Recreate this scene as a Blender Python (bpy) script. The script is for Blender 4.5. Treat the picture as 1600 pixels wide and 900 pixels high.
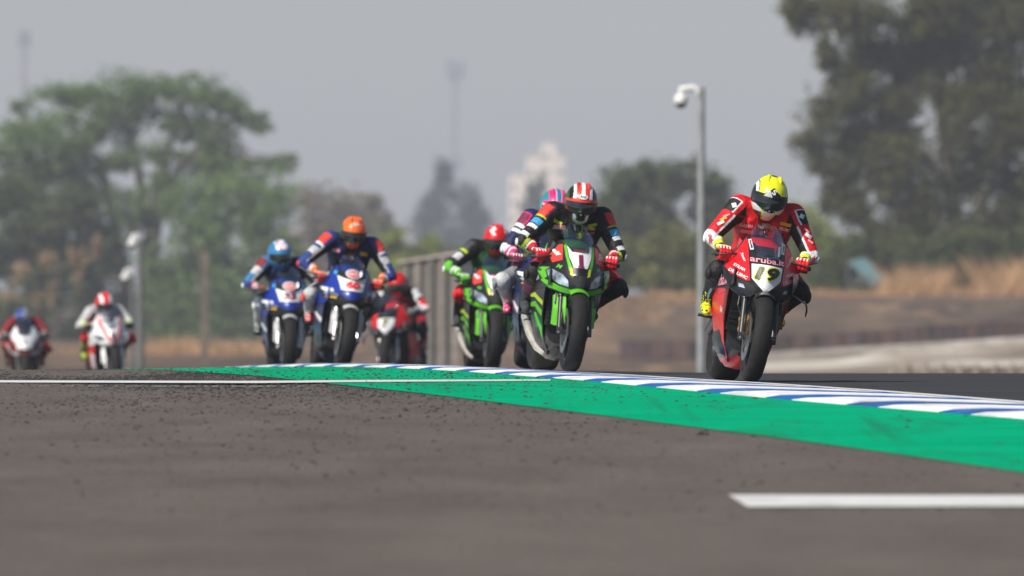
import bpy, bmesh, math, random
import numpy as np
from mathutils import Vector, Matrix
from mathutils.bvhtree import BVHTree
from mathutils.geometry import delaunay_2d_cdt

for o in list(bpy.data.objects):
    bpy.data.objects.remove(o)
scene = bpy.context.scene
COL = scene.collection
R = math.radians

# ------------------------------------------------------------------ camera
FPX = 22222.0            # focal length in photo pixels (500 mm lens, 36 mm film, 1600 px wide)
CZ = 0.60                # camera height over the track crest
HZ = 458.0               # picture row of eye level
cam_d = bpy.data.cameras.new('camera')
cam = bpy.data.objects.new('camera', cam_d)
COL.objects.link(cam)
cam.location = (0, 0, CZ)
cam.rotation_euler = (R(90) + (HZ - 450.0) / FPX, 0, 0)
cam_d.lens = 500.0
cam_d.sensor_width = 36.0
cam_d.clip_start = 0.5
cam_d.clip_end = 30000
cam_d.dof.use_dof = True
cam_d.dof.focus_distance = 95.6
cam_d.dof.aperture_fstop = 6.3
scene.camera = cam

# ------------------------------------------------------------------ sky and sun
SUN_DIR = Vector((-0.52, -0.50, 0.70)).normalized()      # towards the sun
world = bpy.data.worlds.new('World')
scene.world = world
world.use_nodes = True
wn = world.node_tree
for n in list(wn.nodes):
    wn.nodes.remove(n)
wo = wn.nodes.new('ShaderNodeOutputWorld')
wb = wn.nodes.new('ShaderNodeBackground')
sk = wn.nodes.new('ShaderNodeTexSky')
sk.sky_type = 'NISHITA'
sk.sun_disc = False
sk.sun_elevation = math.asin(SUN_DIR.z)
sk.sun_rotation = math.atan2(SUN_DIR.x, SUN_DIR.y)
sk.air_density = 1.0
sk.dust_density = 1.0
sk.ozone_density = 1.0
wb.inputs['Strength'].default_value = 0.066
wn.links.new(sk.outputs[0], wb.inputs['Color'])
wn.links.new(wb.outputs[0], wo.inputs['Surface'])
sun_d = bpy.data.lights.new('sun', 'SUN')
sun_d.energy = 4.9
sun_d.angle = R(1.0)
sun_d.color = (1.0, 0.95, 0.87)
sun = bpy.data.objects.new('sun', sun_d)
COL.objects.link(sun)
sun.location = (0, 0, 60)
sun.rotation_euler = SUN_DIR.to_track_quat('Z', 'Y').to_euler()
scene.view_settings.view_transform = 'Standard'
scene.view_settings.look = 'None'
scene.view_settings.exposure = 0.28
scene.view_settings.gamma = 1.0
scene.view_settings.use_curve_mapping = False

# ------------------------------------------------------------------ materials
MATS = {}
def srgb(r, g, b):
    f = lambda c: (c / 255 / 12.92) if c <= 10 else (((c / 255) + 0.055) / 1.055) ** 2.4
    return (f(r), f(g), f(b))

def mat(name, col, rough=0.5, metal=0.0, coat=0.0, var=0.06, vscale=9.0, bump=0.0, bscale=60.0, spec=0.5):
    if name in MATS:
        return MATS[name]
    m = bpy.data.materials.new(name)
    m.use_nodes = True
    nt = m.node_tree
    b = nt.nodes['Principled BSDF']
    b.inputs['Roughness'].default_value = rough
    b.inputs['Metallic'].default_value = metal
    b.inputs['Coat Weight'].default_value = coat
    b.inputs['Coat Roughness'].default_value = 0.08
    b.inputs['Specular IOR Level'].default_value = spec
    tc = nt.nodes.new('ShaderNodeTexCoord')
    nz = nt.nodes.new('ShaderNodeTexNoise')
    nz.inputs['Scale'].default_value = vscale
    nz.inputs['Detail'].default_value = 5
    nt.links.new(tc.outputs['Object'], nz.inputs['Vector'])
    rp = nt.nodes.new('ShaderNodeValToRGB')
    rp.color_ramp.elements[0].position = 0.3
    rp.color_ramp.elements[1].position = 0.7
    rp.color_ramp.elements[0].color = tuple(c * (1 - var * 1.6) for c in col) + (1,)
    rp.color_ramp.elements[1].color = tuple(min(1, c * (1 + var)) for c in col) + (1,)
    nt.links.new(nz.outputs['Fac'], rp.inputs['Fac'])
    nt.links.new(rp.outputs['Color'], b.inputs['Base Color'])
    if bump > 0:
        n2 = nt.nodes.new('ShaderNodeTexNoise')
        n2.inputs['Scale'].default_value = bscale
        n2.inputs['Detail'].default_value = 4
        nt.links.new(tc.outputs['Object'], n2.inputs['Vector'])
        bp = nt.nodes.new('ShaderNodeBump')
        bp.inputs['Strength'].default_value = bump
        bp.inputs['Distance'].default_value = 0.02
        nt.links.new(n2.outputs['Fac'], bp.inputs['Height'])
        nt.links.new(bp.outputs['Normal'], b.inputs['Normal'])
    MATS[name] = m
    return m

PALETTE = {
    'red': (0.62, 0.008, 0.014), 'darkred': (0.20, 0.008, 0.014), 'black': (0.010, 0.010, 0.011),
    'white': (0.72, 0.72, 0.73), 'grey': (0.22, 0.23, 0.24), 'dgrey': (0.045, 0.047, 0.05),
    'green': (0.10, 0.42, 0.015), 'dgreen': (0.02, 0.10, 0.015), 'yellow': (0.72, 0.74, 0.01), 'gold': (0.62, 0.30, 0.04),
    'amber': (0.75, 0.40, 0.02), 'orange': (0.80, 0.13, 0.015), 'pink': (0.75, 0.02, 0.16), 'lpink': (0.75, 0.30, 0.36),
    'navy': (0.012, 0.018, 0.075), 'blue': (0.009, 0.030, 0.25), 'sky': (0.04, 0.30, 0.55), 'teal': (0.02, 0.22, 0.26),
    'silver': (0.45, 0.45, 0.46), 'cyanblue': (0.03, 0.17, 0.36), 'lime': (0.40, 0.55, 0.02), 'coral': (0.62, 0.045, 0.03),
    'navyb': (0.018, 0.045, 0.20), 'plum': (0.16, 0.01, 0.05), 'cream': (0.6, 0.55, 0.45),
}
def paint(c):
    return mat('paint_' + c, PALETTE[c], rough=0.36, coat=0.12, var=0.06, vscale=14, spec=0.35)
def leather(c):
    return mat('leather_' + c, PALETTE[c], rough=0.6, spec=0.3, var=0.12, vscale=22, bump=0.9, bscale=24)
def sticker(c):
    return mat('sticker_' + c, PALETTE[c], rough=0.4, var=0.03, vscale=30)

M_TYRE = mat('tyre_rubber', (0.014, 0.0135, 0.013), rough=0.75, spec=0.25, var=0.25, vscale=30, bump=0.2, bscale=160)
M_RIM = mat('rim_black', (0.02, 0.02, 0.022), rough=0.35, coat=0.3)
M_STEEL = mat('steel', (0.42, 0.41, 0.40), rough=0.33, metal=1.0, var=0.1)
M_TITAN = mat('titanium', (0.62, 0.58, 0.52), rough=0.42, metal=0.6, var=0.2)
M_GOLDM = mat('gold_anodised', (0.70, 0.36, 0.06), rough=0.35, metal=0.7)
M_BLACKM = mat('black_metal', (0.018, 0.018, 0.019), rough=0.42, var=0.2)
M_CARBON = mat('carbon', (0.016, 0.016, 0.018), rough=0.28, coat=0.6, var=0.3, vscale=120)
M_RAD = mat('radiator', (0.012, 0.012, 0.013), rough=0.6, bump=0.5, bscale=220)
M_LENS = mat('lamp_and_glint_sticker', (0.34, 0.40, 0.47), rough=0.12, coat=0.8, var=0.55, vscale=11)
M_VISOR = mat('visor', (0.006, 0.007, 0.008), rough=0.06, coat=1.0, var=0.0)

def screen_mat():
    m = bpy.data.materials.new('windscreen')
    m.use_nodes = True
    nt = m.node_tree
    for n in list(nt.nodes):
        nt.nodes.remove(n)
    out = nt.nodes.new('ShaderNodeOutputMaterial')
    tr = nt.nodes.new('ShaderNodeBsdfTransparent')
    tr.inputs['Color'].default_value = (0.93, 0.945, 0.95, 1)
    gl = nt.nodes.new('ShaderNodeBsdfGlossy')
    gl.inputs['Roughness'].default_value = 0.08
    gl.inputs['Color'].default_value = (0.9, 0.93, 0.95, 1)
    lw = nt.nodes.new('ShaderNodeLayerWeight')
    lw.inputs['Blend'].default_value = 0.35
    ma = nt.nodes.new('ShaderNodeMath'); ma.operation = 'POWER'; ma.inputs[1].default_value = 2.2
    mr = nt.nodes.new('ShaderNodeMath'); mr.operation = 'MULTIPLY_ADD'; mr.inputs[1].default_value = 0.40; mr.inputs[2].default_value = 0.13
    nt.links.new(lw.outputs['Facing'], ma.inputs[0]); nt.links.new(ma.outputs[0], mr.inputs[0])
    mx = nt.nodes.new('ShaderNodeMixShader')
    nt.links.new(mr.outputs[0], mx.inputs['Fac'])
    nt.links.new(tr.outputs[0], mx.inputs[1])
    nt.links.new(gl.outputs[0], mx.inputs[2])
    nt.links.new(mx.outputs[0], out.inputs['Surface'])
    return m
M_SCREEN = screen_mat()

# ------------------------------------------------------------------ generic mesh helpers
def link(name, me, parent=None, mats=()):
    o = bpy.data.objects.new(name, me)
    COL.objects.link(o)
    for m in mats:
        if m.name not in [x.name for x in me.materials if x]:
            me.materials.append(m)
    if parent is not None:
        o.parent = parent
    return o

def tag(o, label=None, cat=None, group=None, kind=None):
    if label: o['label'] = label
    if cat: o['category'] = cat
    if group: o['group'] = group
    if kind: o['kind'] = kind
    return o

def empty(name, loc=(0, 0, 0), rot=(0, 0, 0)):
    o = bpy.data.objects.new(name, None)
    o.empty_display_size = 0.2
    o.location = loc
    o.rotation_euler = rot
    COL.objects.link(o)
    return o

class MB:
    """collects simple solids into one mesh"""
    def __init__(self):
        self.v = []; self.f = []; self.mi = []
    def add(self, vs, fs, mi=0):
        n = len(self.v)
        self.v += [tuple(p) for p in vs]
        for f in fs:
            self.f.append(tuple(i + n for i in f)); self.mi.append(mi)
        return self
    def box(self, c, s, rot=None, mi=0):
        vs = []
        for x in (-.5, .5):
            for y in (-.5, .5):
                for z in (-.5, .5):
                    p = Vector((x * s[0], y * s[1], z * s[2]))
                    if rot is not None: p = rot @ p
                    vs.append(p + Vector(c))
        return self.add(vs, [(0, 1, 3, 2), (4, 6, 7, 5), (0, 4, 5, 1), (2, 3, 7, 6), (0, 2, 6, 4), (1, 5, 7, 3)], mi)
    def tube(self, pts, rad, seg=10, mi=0, cap=True):
        pts = [Vector(p) for p in pts]
        if not hasattr(rad, '__len__'): rad = [rad] * len(pts)
        rings = []
        up = None
        for i, p in enumerate(pts):
            d = (pts[min(i + 1, len(pts) - 1)] - pts[max(i - 1, 0)]).normalized()
            if up is None:
                up = Vector((0, 0, 1)) if abs(d.z) < .9 else Vector((1, 0, 0))
            a = d.cross(up).normalized(); b = a.cross(d).normalized(); up = b
            rings.append([p + (a * math.cos(2 * math.pi * k / seg) + b * math.sin(2 * math.pi * k / seg)) * rad[i] for k in range(seg)])
        vs = [q for r in rings for q in r]
        fs = []
        for i in range(len(rings) - 1):
            for k in range(seg):
                k2 = (k + 1) % seg
                fs.append((i * seg + k, i * seg + k2, (i + 1) * seg + k2, (i + 1) * seg + k))
        if cap:
            fs.append(tuple(reversed(range(seg))))
            fs.append(tuple(range((len(rings) - 1) * seg, len(rings) * seg)))
        return self.add(vs, fs, mi)
    def lathe_x(self, prof, c=(0, 0, 0), seg=48, mi=0, closed=True, a0=0.0, a1=2 * math.pi):
        """prof: list of (x, r) spun about the x axis through c"""
        full = abs(a1 - a0 - 2 * math.pi) < 1e-6
        n = seg if full else seg + 1
        vs = []
        for k in range(n):
            a = a0 + (a1 - a0) * k / seg
            for (x, r) in prof:
                vs.append((c[0] + x, c[1] + r * math.sin(a), c[2] + r * math.cos(a)))
        m = len(prof); fs = []
        for k in range(seg):
            k2 = (k + 1) % n
            for j in range(m if closed else m - 1):
                j2 = (j + 1) % m
                fs.append((k * m + j, k * m + j2, k2 * m + j2, k2 * m + j))
        if not full and closed:
            fs.append(tuple(range(m))); fs.append(tuple(reversed(range((n - 1) * m, n * m))))
        return self.add(vs, fs, mi)
    def ball(self, c, r, seg=16, rings=10, mi=0):
        c = Vector(c)
        if not hasattr(r, '__len__'): r = (r, r, r)
        vs = []; fs = []
        for i in range(rings + 1):
            t = math.pi * i / rings
            for k in range(seg):
                p = 2 * math.pi * k / seg
                vs.append(c + Vector((r[0] * math.sin(t) * math.cos(p), r[1] * math.sin(t) * math.sin(p), r[2] * math.cos(t))))
        for i in range(rings):
            for k in range(seg):
                k2 = (k + 1) % seg
                fs.append((i * seg + k, (i + 1) * seg + k, (i + 1) * seg + k2, i * seg + k2))
        return self.add(vs, fs, mi)
    def mesh(self, name, angle=40, smooth=True):
        me = bpy.data.meshes.new(name)
        me.from_pydata(self.v, [], self.f)
        bm = bmesh.new(); bm.from_mesh(me)
        bmesh.ops.remove_doubles(bm, verts=bm.verts, dist=1e-5)
        bmesh.ops.recalc_face_normals(bm, faces=bm.faces)
        bm.to_mesh(me); bm.free()
        if len(me.polygons) == len(self.mi):
            me.polygons.foreach_set('material_index', self.mi)
        if smooth:
            me.shade_smooth(); me.set_sharp_from_angle(angle=R(angle))
        me.update()
        return me
    def build(self, name, mats, parent=None, angle=40):
        if not isinstance(mats, (list, tuple)): mats = [mats]
        return link(name, self.mesh(name, angle), parent, mats)

def interp(x, xs, ys):
    return float(np.interp(x, xs, ys))

# polygon (u, v) -> fine triangle net, then mapped by fn(u, v) -> xyz
def patch_mesh(name, poly, fn, step=0.02, thick=0.004, back=(0, 1, 0)):
    P = [Vector((p[0], p[1])) for p in poly]
    bnd = []
    for i, p in enumerate(P):
        q = P[(i + 1) % len(P)]
        n = max(1, int((q - p).length / step))
        for k in range(n): bnd.append(p.lerp(q, k / n))
    edges = [(i, (i + 1) % len(bnd)) for i in range(len(bnd))]
    us = [p.x for p in bnd]; vs_ = [p.y for p in bnd]
    pts = list(bnd)
    def inside(x, y):
        c = False; j = len(P) - 1
        for i in range(len(P)):
            if (P[i].y > y) != (P[j].y > y) and x < (P[j].x - P[i].x) * (y - P[i].y) / (P[j].y - P[i].y) + P[i].x: c = not c
            j = i
        return c
    nu = int((max(us) - min(us)) / step) + 1; nv = int((max(vs_) - min(vs_)) / step) + 1
    for a in range(1, nu):
        for b in range(1, nv):
            x = min(us) + a * step; y = min(vs_) + b * step
            if inside(x, y) and min((Vector((x, y)) - q).length for q in bnd) > step * .45:
                pts.append(Vector((x, y)))
    V, E, F, *_ = delaunay_2d_cdt(pts, edges, [], 1, 1e-6)
    v3 = [Vector(fn(p.x, p.y)) for p in V]
    F = [tuple(f) for f in F]
    n = len(v3)
    bk = Vector(back) * thick
    cnt = {}
    for f in F:
        for i in range(len(f)):
            e = (f[i], f[(i + 1) % len(f)])
            cnt[e] = cnt.get(e, 0) + 1
    allv = v3 + [p + bk for p in v3]
    allf = list(F) + [tuple(i + n for i in reversed(f)) for f in F]
    for (a, b) in cnt:
        if (b, a) not in cnt:
            allf.append((b, a, a + n, b + n))
    me = bpy.data.meshes.new(name)
    me.from_pydata([tuple(p) for p in allv], [], allf)
    bm = bmesh.new(); bm.from_mesh(me)
    bmesh.ops.recalc_face_normals(bm, faces=bm.faces)
    bm.to_mesh(me); bm.free()
    me.shade_smooth(); me.set_sharp_from_angle(angle=R(45)); me.update()
    return me

TXT = {}
def text_verts(s, bold=0.0, shear=0.0):
    if '1' in s: bold = 0.0
    key = (s, bold, shear)
    if key in TXT: return TXT[key]
    cu = bpy.data.curves.new('txt', 'FONT')
    cu.body = s; cu.align_x = 'CENTER'; cu.align_y = 'CENTER'; cu.size = 1.0; cu.offset = bold; cu.shear = shear
    cu.resolution_u = 3
    ob = bpy.data.objects.new('txt', cu); COL.objects.link(ob)
    dg = bpy.context.evaluated_depsgraph_get()
    me = bpy.data.meshes.new_from_object(ob.evaluated_get(dg))
    bm = bmesh.new(); bm.from_mesh(me)
    bmesh.ops.triangulate(bm, faces=bm.faces)
    for _ in range(3):
        es = [e for e in bm.edges if e.calc_length() > 0.2]
        if es: bmesh.ops.subdivide_edges(bm, edges=es, cuts=1)
        bmesh.ops.triangulate(bm, faces=bm.faces)
    vs = [tuple(v.co) for v in bm.verts]
    bm.verts.index_update()
    fs = [tuple(v.index for v in f.verts) for f in bm.faces]
    bm.free()
    bpy.data.objects.remove(ob); bpy.data.meshes.remove(me)
    # normalise: height of capital = 1
    ys = [v[1] for v in vs]; xs = [v[0] for v in vs]
    cx, cy = (max(xs) + min(xs)) / 2, (max(ys) + min(ys)) / 2
    h = max(ys) - min(ys)
    vs = [((v[0] - cx) / h, (v[1] - cy) / h) for v in vs]
    TXT[key] = (vs, fs)
    return TXT[key]

def decal(name, s, c, h, fn, material, parent, ang=0.0, width=None, bold=0.02, shear=0.0, flip=False):
    """lettering of height h centred on (u, v) = c of surface fn"""
    vs, fs = text_verts(s, bold, shear)
    w = max(v[0] for v in vs) - min(v[0] for v in vs)
    sx = h if width is None else width / w
    ca, sa = math.cos(ang), math.sin(ang)
    out = []
    for (a, b) in vs:
        a *= sx; b *= h
        if flip: a = -a
        out.append(tuple(fn(c[0] + a * ca - b * sa, c[1] + a * sa + b * ca)))
    me = bpy.data.meshes.new(name)
    me.from_pydata(out, [], fs); me.update()
    return link(name, me, parent, [material])

# ------------------------------------------------------------------ the lie of the land
_PY = [-60, 0, 45, 52, 60, 70, 80, 86, 90, 95, 100, 104, 108, 113, 118, 124, 131, 142, 155, 171, 184, 204, 250, 300, 400]
_PZ = [-1.2, -0.95, -0.44, -0.355, -0.27, -0.165, -0.067, -0.008, 0.023, 0.044, 0.047, 0.042, 0.03, 0.008, -0.022, -0.068, -0.128, -0.228, -0.345, -0.51, -0.67, -0.86, -1.12, -1.32, -1.48]
def _pchip(xs, ys):
    xs = np.array(xs, float); ys = np.array(ys, float)
    h = np.diff(xs); d = np.diff(ys) / h
    m = np.zeros(len(xs)); m[0] = d[0]; m[-1] = d[-1]
    for i in range(1, len(xs) - 1):
        m[i] = 0 if d[i - 1] * d[i] <= 0 else (h[i - 1] + h[i]) / (h[i - 1] / d[i] + h[i] / d[i - 1]) * 1.0
    def f(x):
        x = min(max(x, xs[0]), xs[-1])
        i = min(max(int(np.searchsorted(xs, x) - 1), 0), len(h) - 1)
        t = (x - xs[i]) / h[i]
        return float((2 * t ** 3 - 3 * t ** 2 + 1) * ys[i] + (t ** 3 - 2 * t ** 2 + t) * h[i] * m[i] + (-2 * t ** 3 + 3 * t ** 2) * ys[i + 1] + (t ** 3 - t ** 2) * h[i] * m[i + 1])
    return f
_prof = _pchip(_PY, _PZ)
def sstep(a, b, x):
    t = min(max((x - a) / (b - a), 0.0), 1.0)
    return t * t * (3 - 2 * t)
def gz(X, Y):
    """height of the land"""
    z = _prof(Y)
    w = sstep(66, 98, Y) * (1 - sstep(130, 170, Y))
    z -= w * (0.050 * sstep(-1.6, 2.2, X) + 0.024 * sstep(1.6, 3.4, -X))
    if Y > 260:
        t = sstep(260, 450, Y)
        rise = 0.062 * max(0.0, X - 7.0) if X < 40 else 0.062 * 33
        z = z * (1 - t) + t * (-1.48 + min(rise, 0.8))
    if Y > 452:
        t = sstep(456, 600, Y)
        hi = -1.9 + 2.4 * sstep(-8, 3, X)
        if X > 60: hi = min(hi, 0.3)
        z = z * (1 - t) + t * hi
    if Y > 640:
        t = sstep(640, 900, Y)
        z = z * (1 - t) + t * (-2.2 + 1.0 * sstep(-8, 3, X))
    return z

def ray_ground(px, py, dz=0.010, y0=40.0, y1=119.0):
    """where the sight line through a photo pixel meets the near land"""
    kx = (px - 800) / FPX; kz = -(py - HZ) / FPX
    prev = None; Y = y0
    while Y < y1:
        d = (CZ + kz * Y) - gz(kx * Y, Y) - dz
        if d <= 0:
            a, b = Y - .5, Y
            for _ in range(24):
                m = (a + b) / 2
                if (CZ + kz * m) - gz(kx * m, m) - dz > 0: a = m
                else: b = m
            return (kx * b, b)
        Y += .5
    return (kx * y1, y1)

def at(px, py, Y):
    return Vector(((px - 800) / FPX * Y, Y, CZ - (py - HZ) / FPX * Y))

def noise_ground(name, cols, scale, stretch=(1, 1, 1), rough=0.85, bump=0.4, fine=140.0, finemix=0.5, bdist=0.01, big=0.0, bigscale=0.15, scuff=None):
    """cols: list of (pos, colour); coarse noise over fine grain"""
    m = bpy.data.materials.new(name); m.use_nodes = True
    nt = m.node_tree; b = nt.nodes['Principled BSDF']
    b.inputs['Roughness'].default_value = rough
    b.inputs['Specular IOR Level'].default_value = 0.0 if 'green' in name else 0.04
    g = nt.nodes.new('ShaderNodeNewGeometry')
    mp = nt.nodes.new('ShaderNodeMapping'); mp.inputs['Scale'].default_value = stretch
    nt.links.new(g.outputs['Position'], mp.inputs['Vector'])
    n1 = nt.nodes.new('ShaderNodeTexNoise'); n1.inputs['Scale'].default_value = scale; n1.inputs['Detail'].default_value = 6
    nt.links.new(mp.outputs[0], n1.inputs['Vector'])
    n2 = nt.nodes.new('ShaderNodeTexNoise'); n2.inputs['Scale'].default_value = fine; n2.inputs['Detail'].default_value = 3
    nt.links.new(g.outputs['Position'], n2.inputs['Vector'])
    mx = nt.nodes.new('ShaderNodeMix'); mx.data_type = 'FLOAT'; mx.inputs[0].default_value = finemix
    nt.links.new(n1.outputs['Fac'], mx.inputs[2]); nt.links.new(n2.outputs['Fac'], mx.inputs[3])
    last = mx.outputs[0]
    if big > 0:
        n3 = nt.nodes.new('ShaderNodeTexNoise'); n3.inputs['Scale'].default_value = bigscale; n3.inputs['Detail'].default_value = 3
        nt.links.new(mp.outputs[0], n3.inputs['Vector'])
        m3 = nt.nodes.new('ShaderNodeMix'); m3.data_type = 'FLOAT'; m3.inputs[0].default_value = big
        nt.links.new(last, m3.inputs[2]); nt.links.new(n3.outputs['Fac'], m3.inputs[3]); last = m3.outputs[0]
    rp = nt.nodes.new('ShaderNodeValToRGB')
    el = rp.color_ramp.elements
    el[0].position, el[0].color = cols[0][0], cols[0][1] + (1,)
    el[1].position, el[1].color = cols[-1][0], cols[-1][1] + (1,)
    for p, c in cols[1:-1]:
        e = el.new(p); e.color = c + (1,)
    nt.links.new(last, rp.inputs['Fac'])
    colour = rp.outputs['Color']
    for (scol, sscale, sstretch, lo, hi, amt) in (scuff or ()):
        mp2 = nt.nodes.new('ShaderNodeMapping'); mp2.inputs['Scale'].default_value = sstretch; mp2.inputs['Rotation'].default_value = (0, 0, 0.16)
        nt.links.new(g.outputs['Position'], mp2.inputs['Vector'])
        n4 = nt.nodes.new('ShaderNodeTexNoise'); n4.inputs['Scale'].default_value = sscale; n4.inputs['Detail'].default_value = 7; n4.inputs['Roughness'].default_value = .65
        nt.links.new(mp2.outputs[0], n4.inputs['Vector'])
        mr = nt.nodes.new('ShaderNodeMapRange'); mr.inputs[1].default_value = lo; mr.inputs[2].default_value = hi; mr.inputs[4].default_value = amt
        nt.links.new(n4.outputs['Fac'], mr.inputs[0])
        mc = nt.nodes.new('ShaderNodeMix'); mc.data_type = 'RGBA'; mc.inputs[7].default_value = scol + (1,)
        nt.links.new(mr.outputs[0], mc.inputs[0]); nt.links.new(colour, mc.inputs[6]); colour = mc.outputs[2]
    nt.links.new(colour, b.inputs['Base Color'])
    bp = nt.nodes.new('ShaderNodeBump'); bp.inputs['Strength'].default_value = bump; bp.inputs['Distance'].default_value = bdist
    nt.links.new(n2.outputs['Fac'], bp.inputs['Height']); nt.links.new(bp.outputs['Normal'], b.inputs['Normal'])
    return m

M_ASPH = noise_ground('asphalt', [(.36, (.058, .049, .043)), (.5, (.106, .090, .080)), (.64, (.168, .145, .130))], 1.6, (1, .25, 1), .9, .7, 60, .80, .012, .05, .12, scuff=[((.050, .045, .041), .5, (.9, .25, 1), .52, .76, .22), ((.050, .045, .041), 45, (1, .5, 1), .60, .70, .7)])
M_TRACK = noise_ground('track_asphalt', [(.3, (.022, .023, .026)), (.5, (.040, .041, .045)), (.7, (.065, .065, .068))], 1.2, (.35, 1, 1), .8, .4, 60, .35, .008)
M_GREEN = noise_ground('green_paint', [(.25, (.0, .215, .098)), (.5, (.0, .305, .148)), (.75, (.002, .36, .18))], 1.1, (.6, 1, 1), .7, .35, 70, .4, .006, scuff=[((.020, .085, .045), .8, (1.6, .16, 1), .52, .70, .6), ((.020, .040, .030), .35, (6, .10, 1), .60, .72, .45), ((.01, .34, .18), .9, (1, .4, 1), .58, .78, .5), ((.05, .06, .05), 30, (1, .6, 1), .66, .74, .6)])
M_LINE = noise_ground('white_paint', [(.22, (.35, .35, .34)), (.42, (.54, .54, .53)), (.7, (.66, .66, .65))], 5, (1, 1, 1), .6, .2, 60, .5, .005, scuff=[((.22, .21, .20), 2.5, (1, .5, 1), .56, .74, .6)])
M_WORN = noise_ground('worn_paint', [(.35, (.10, .09, .08)), (.55, (.30, .29, .28)), (.7, (.5, .5, .5))], 9, (1, 1, 1), .7, .2, 60, .5, .005)
M_EARTH = noise_ground('bare_earth', [(.34, (.055, .041, .034)), (.47, (.096, .071, .056)), (.58, (.145, .104, .076)), (.68, (.24, .16, .10))], .55, (1, .10, 1), .95, .5, 3.0, .15, .05, .5, .16, scuff=[((.34, .22, .13), .5, (1, .05, 1), .55, .68, .8), ((.075, .075, .045), .8, (1, .07, 1), .56, .70, .7)])
M_GRAVEL = noise_ground('gravel', [(.36, (.10, .080, .062)), (.46, (.19, .155, .122)), (.56, (.32, .275, .225)), (.66, (.52, .48, .42))], .55, (.35, .05, 1), .95, .5, 6.0, .15, .05)

def sheet(name, xl, xr, ys, dz, material, nx=8, label=None, kind='structure', cat=None):
    """strip between curves xl(Y) and xr(Y), laid dz over the land"""
    vs = []; fs = []
    for Y in ys:
        a, b = xl(Y), xr(Y)
        for i in range(nx + 1):
            X = a + (b - a) * i / nx
            vs.append((X, Y, gz(X, Y) + dz))
    m = nx + 1
    for j in range(len(ys) - 1):
        for i in range(nx):
            fs.append((j * m + i, j * m + i + 1, (j + 1) * m + i + 1, (j + 1) * m + i))
    me = bpy.data.meshes.new(name); me.from_pydata(vs, [], fs); me.shade_smooth(); me.update()
    o = link(name, me, None, [material])
    return tag(o, label, cat, None, kind)

def frange(a, b, s):
    n = max(1, int(round((b - a) / s)))
    return [a + (b - a) * i / n for i in range(n + 1)]

# one sheet of land out to the horizon
xsg = [-2500, -900, -400, -200, -120, -80, -60, -45] + [float(v) for v in range(-34, -8, 2)] + [v * .5 for v in range(-16, 17)] + [float(v) for v in range(9, 36, 1)] + [45, 60, 80, 120, 200, 400, 900, 2500]
ysg = [-60, -20, 0, 20] + frange(40, 140, 1.0) + frange(144, 260, 4) + frange(268, 700, 8) + [760, 830, 900, 1100, 1500, 2200, 3500, 6000, 9000]
vs = [(X, Y, gz(X, Y)) for Y in ysg for X in xsg]
m_ = len(xsg)
fs = [(j * m_ + i, j * m_ + i + 1, (j + 1) * m_ + i + 1, (j + 1) * m_ + i) for j in range(len(ysg) - 1) for i in range(m_ - 1)]
me = bpy.data.meshes.new('ground'); me.from_pydata(vs, [], fs); me.shade_smooth(); me.update()
tag(link('ground', me, None, [M_EARTH]), 'brown bare earth rising beyond the track', None, None, 'structure')

# curves of the kerb and of the green run-off strip, fitted through sighted points
def sighted(pix, extra):
    P = sorted([ray_ground(*p) for p in pix] + list(extra), key=lambda q: q[1])
    xs = [q[0] for q in P]; ys = [q[1] for q in P]
    for _ in range(2):                        # ease small sighting errors
        xs = [xs[0]] + [xs[i] * .5 + .5 * (xs[i - 1] + (xs[i + 1] - xs[i - 1]) * (ys[i] - ys[i - 1]) / (ys[i + 1] - ys[i - 1])) for i in range(1, len(xs) - 1)] + [xs[-1]]
    f = _pchip(ys, xs); lo, hi = ys[0], ys[-1]
    g0 = (xs[1] - xs[0]) / (ys[1] - ys[0]); g1 = (xs[-1] - xs[-2]) / (ys[-1] - ys[-2])
    return lambda Y: xs[0] + g0 * (Y - lo) if Y < lo else (xs[-1] + g1 * (Y - hi) if Y > hi else f(Y))
K_OUT = sighted([(1600, 630), (1487, 621), (1384, 613), (1285, 606), (1200, 600), (1100, 594.5)], [(.30, 104), (-1.75, 121), (-4.1, 150), (-7.6, 184)])
K_IN = sighted([(1600, 655), (1465, 643), (1355, 635), (1240, 627), (1125, 615), (1005, 603), (925, 597)], [(-.68, 104), (-2.55, 121), (-4.95, 150), (-8.5, 184)])
G_IN = sighted([(1600, 738), (1368, 705), (1140, 672), (900, 642), (800, 632), (700, 619), (600, 607), (520, 600), (450, 595)], [(-3.3, 112), (-6.4, 150), (-10.4, 184)])

sheet('run_off_asphalt', lambda Y: -40.0, lambda Y: G_IN(Y) + .15, [-50, 0, 20] + frange(40, 130, 1.0) + frange(134, 230, 4), .006, M_ASPH, 24, 'grey brown run-off asphalt strewn with rubber bits')
sheet('track', lambda Y: K_OUT(Y) - .05, lambda Y: K_OUT(Y) + 13.0, frange(44, 140, 1.0) + frange(144, 256, 4), .006, M_TRACK, 20, 'dark race track asphalt beyond the kerb')
sheet('green_run_off_strip', G_IN, lambda Y: K_IN(Y) + .02, frange(44, 130, 1.0) + frange(134, 190, 4), .010, M_GREEN, 10, 'bright green painted strip inside the kerb')
sheet('track_edge_line', lambda Y: K_OUT(Y) + .02, lambda Y: K_OUT(Y) + .14, frange(44, 130, 1.0) + frange(134, 190, 4), .011, M_LINE, 2, 'white track edge line beside the kerb')

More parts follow.
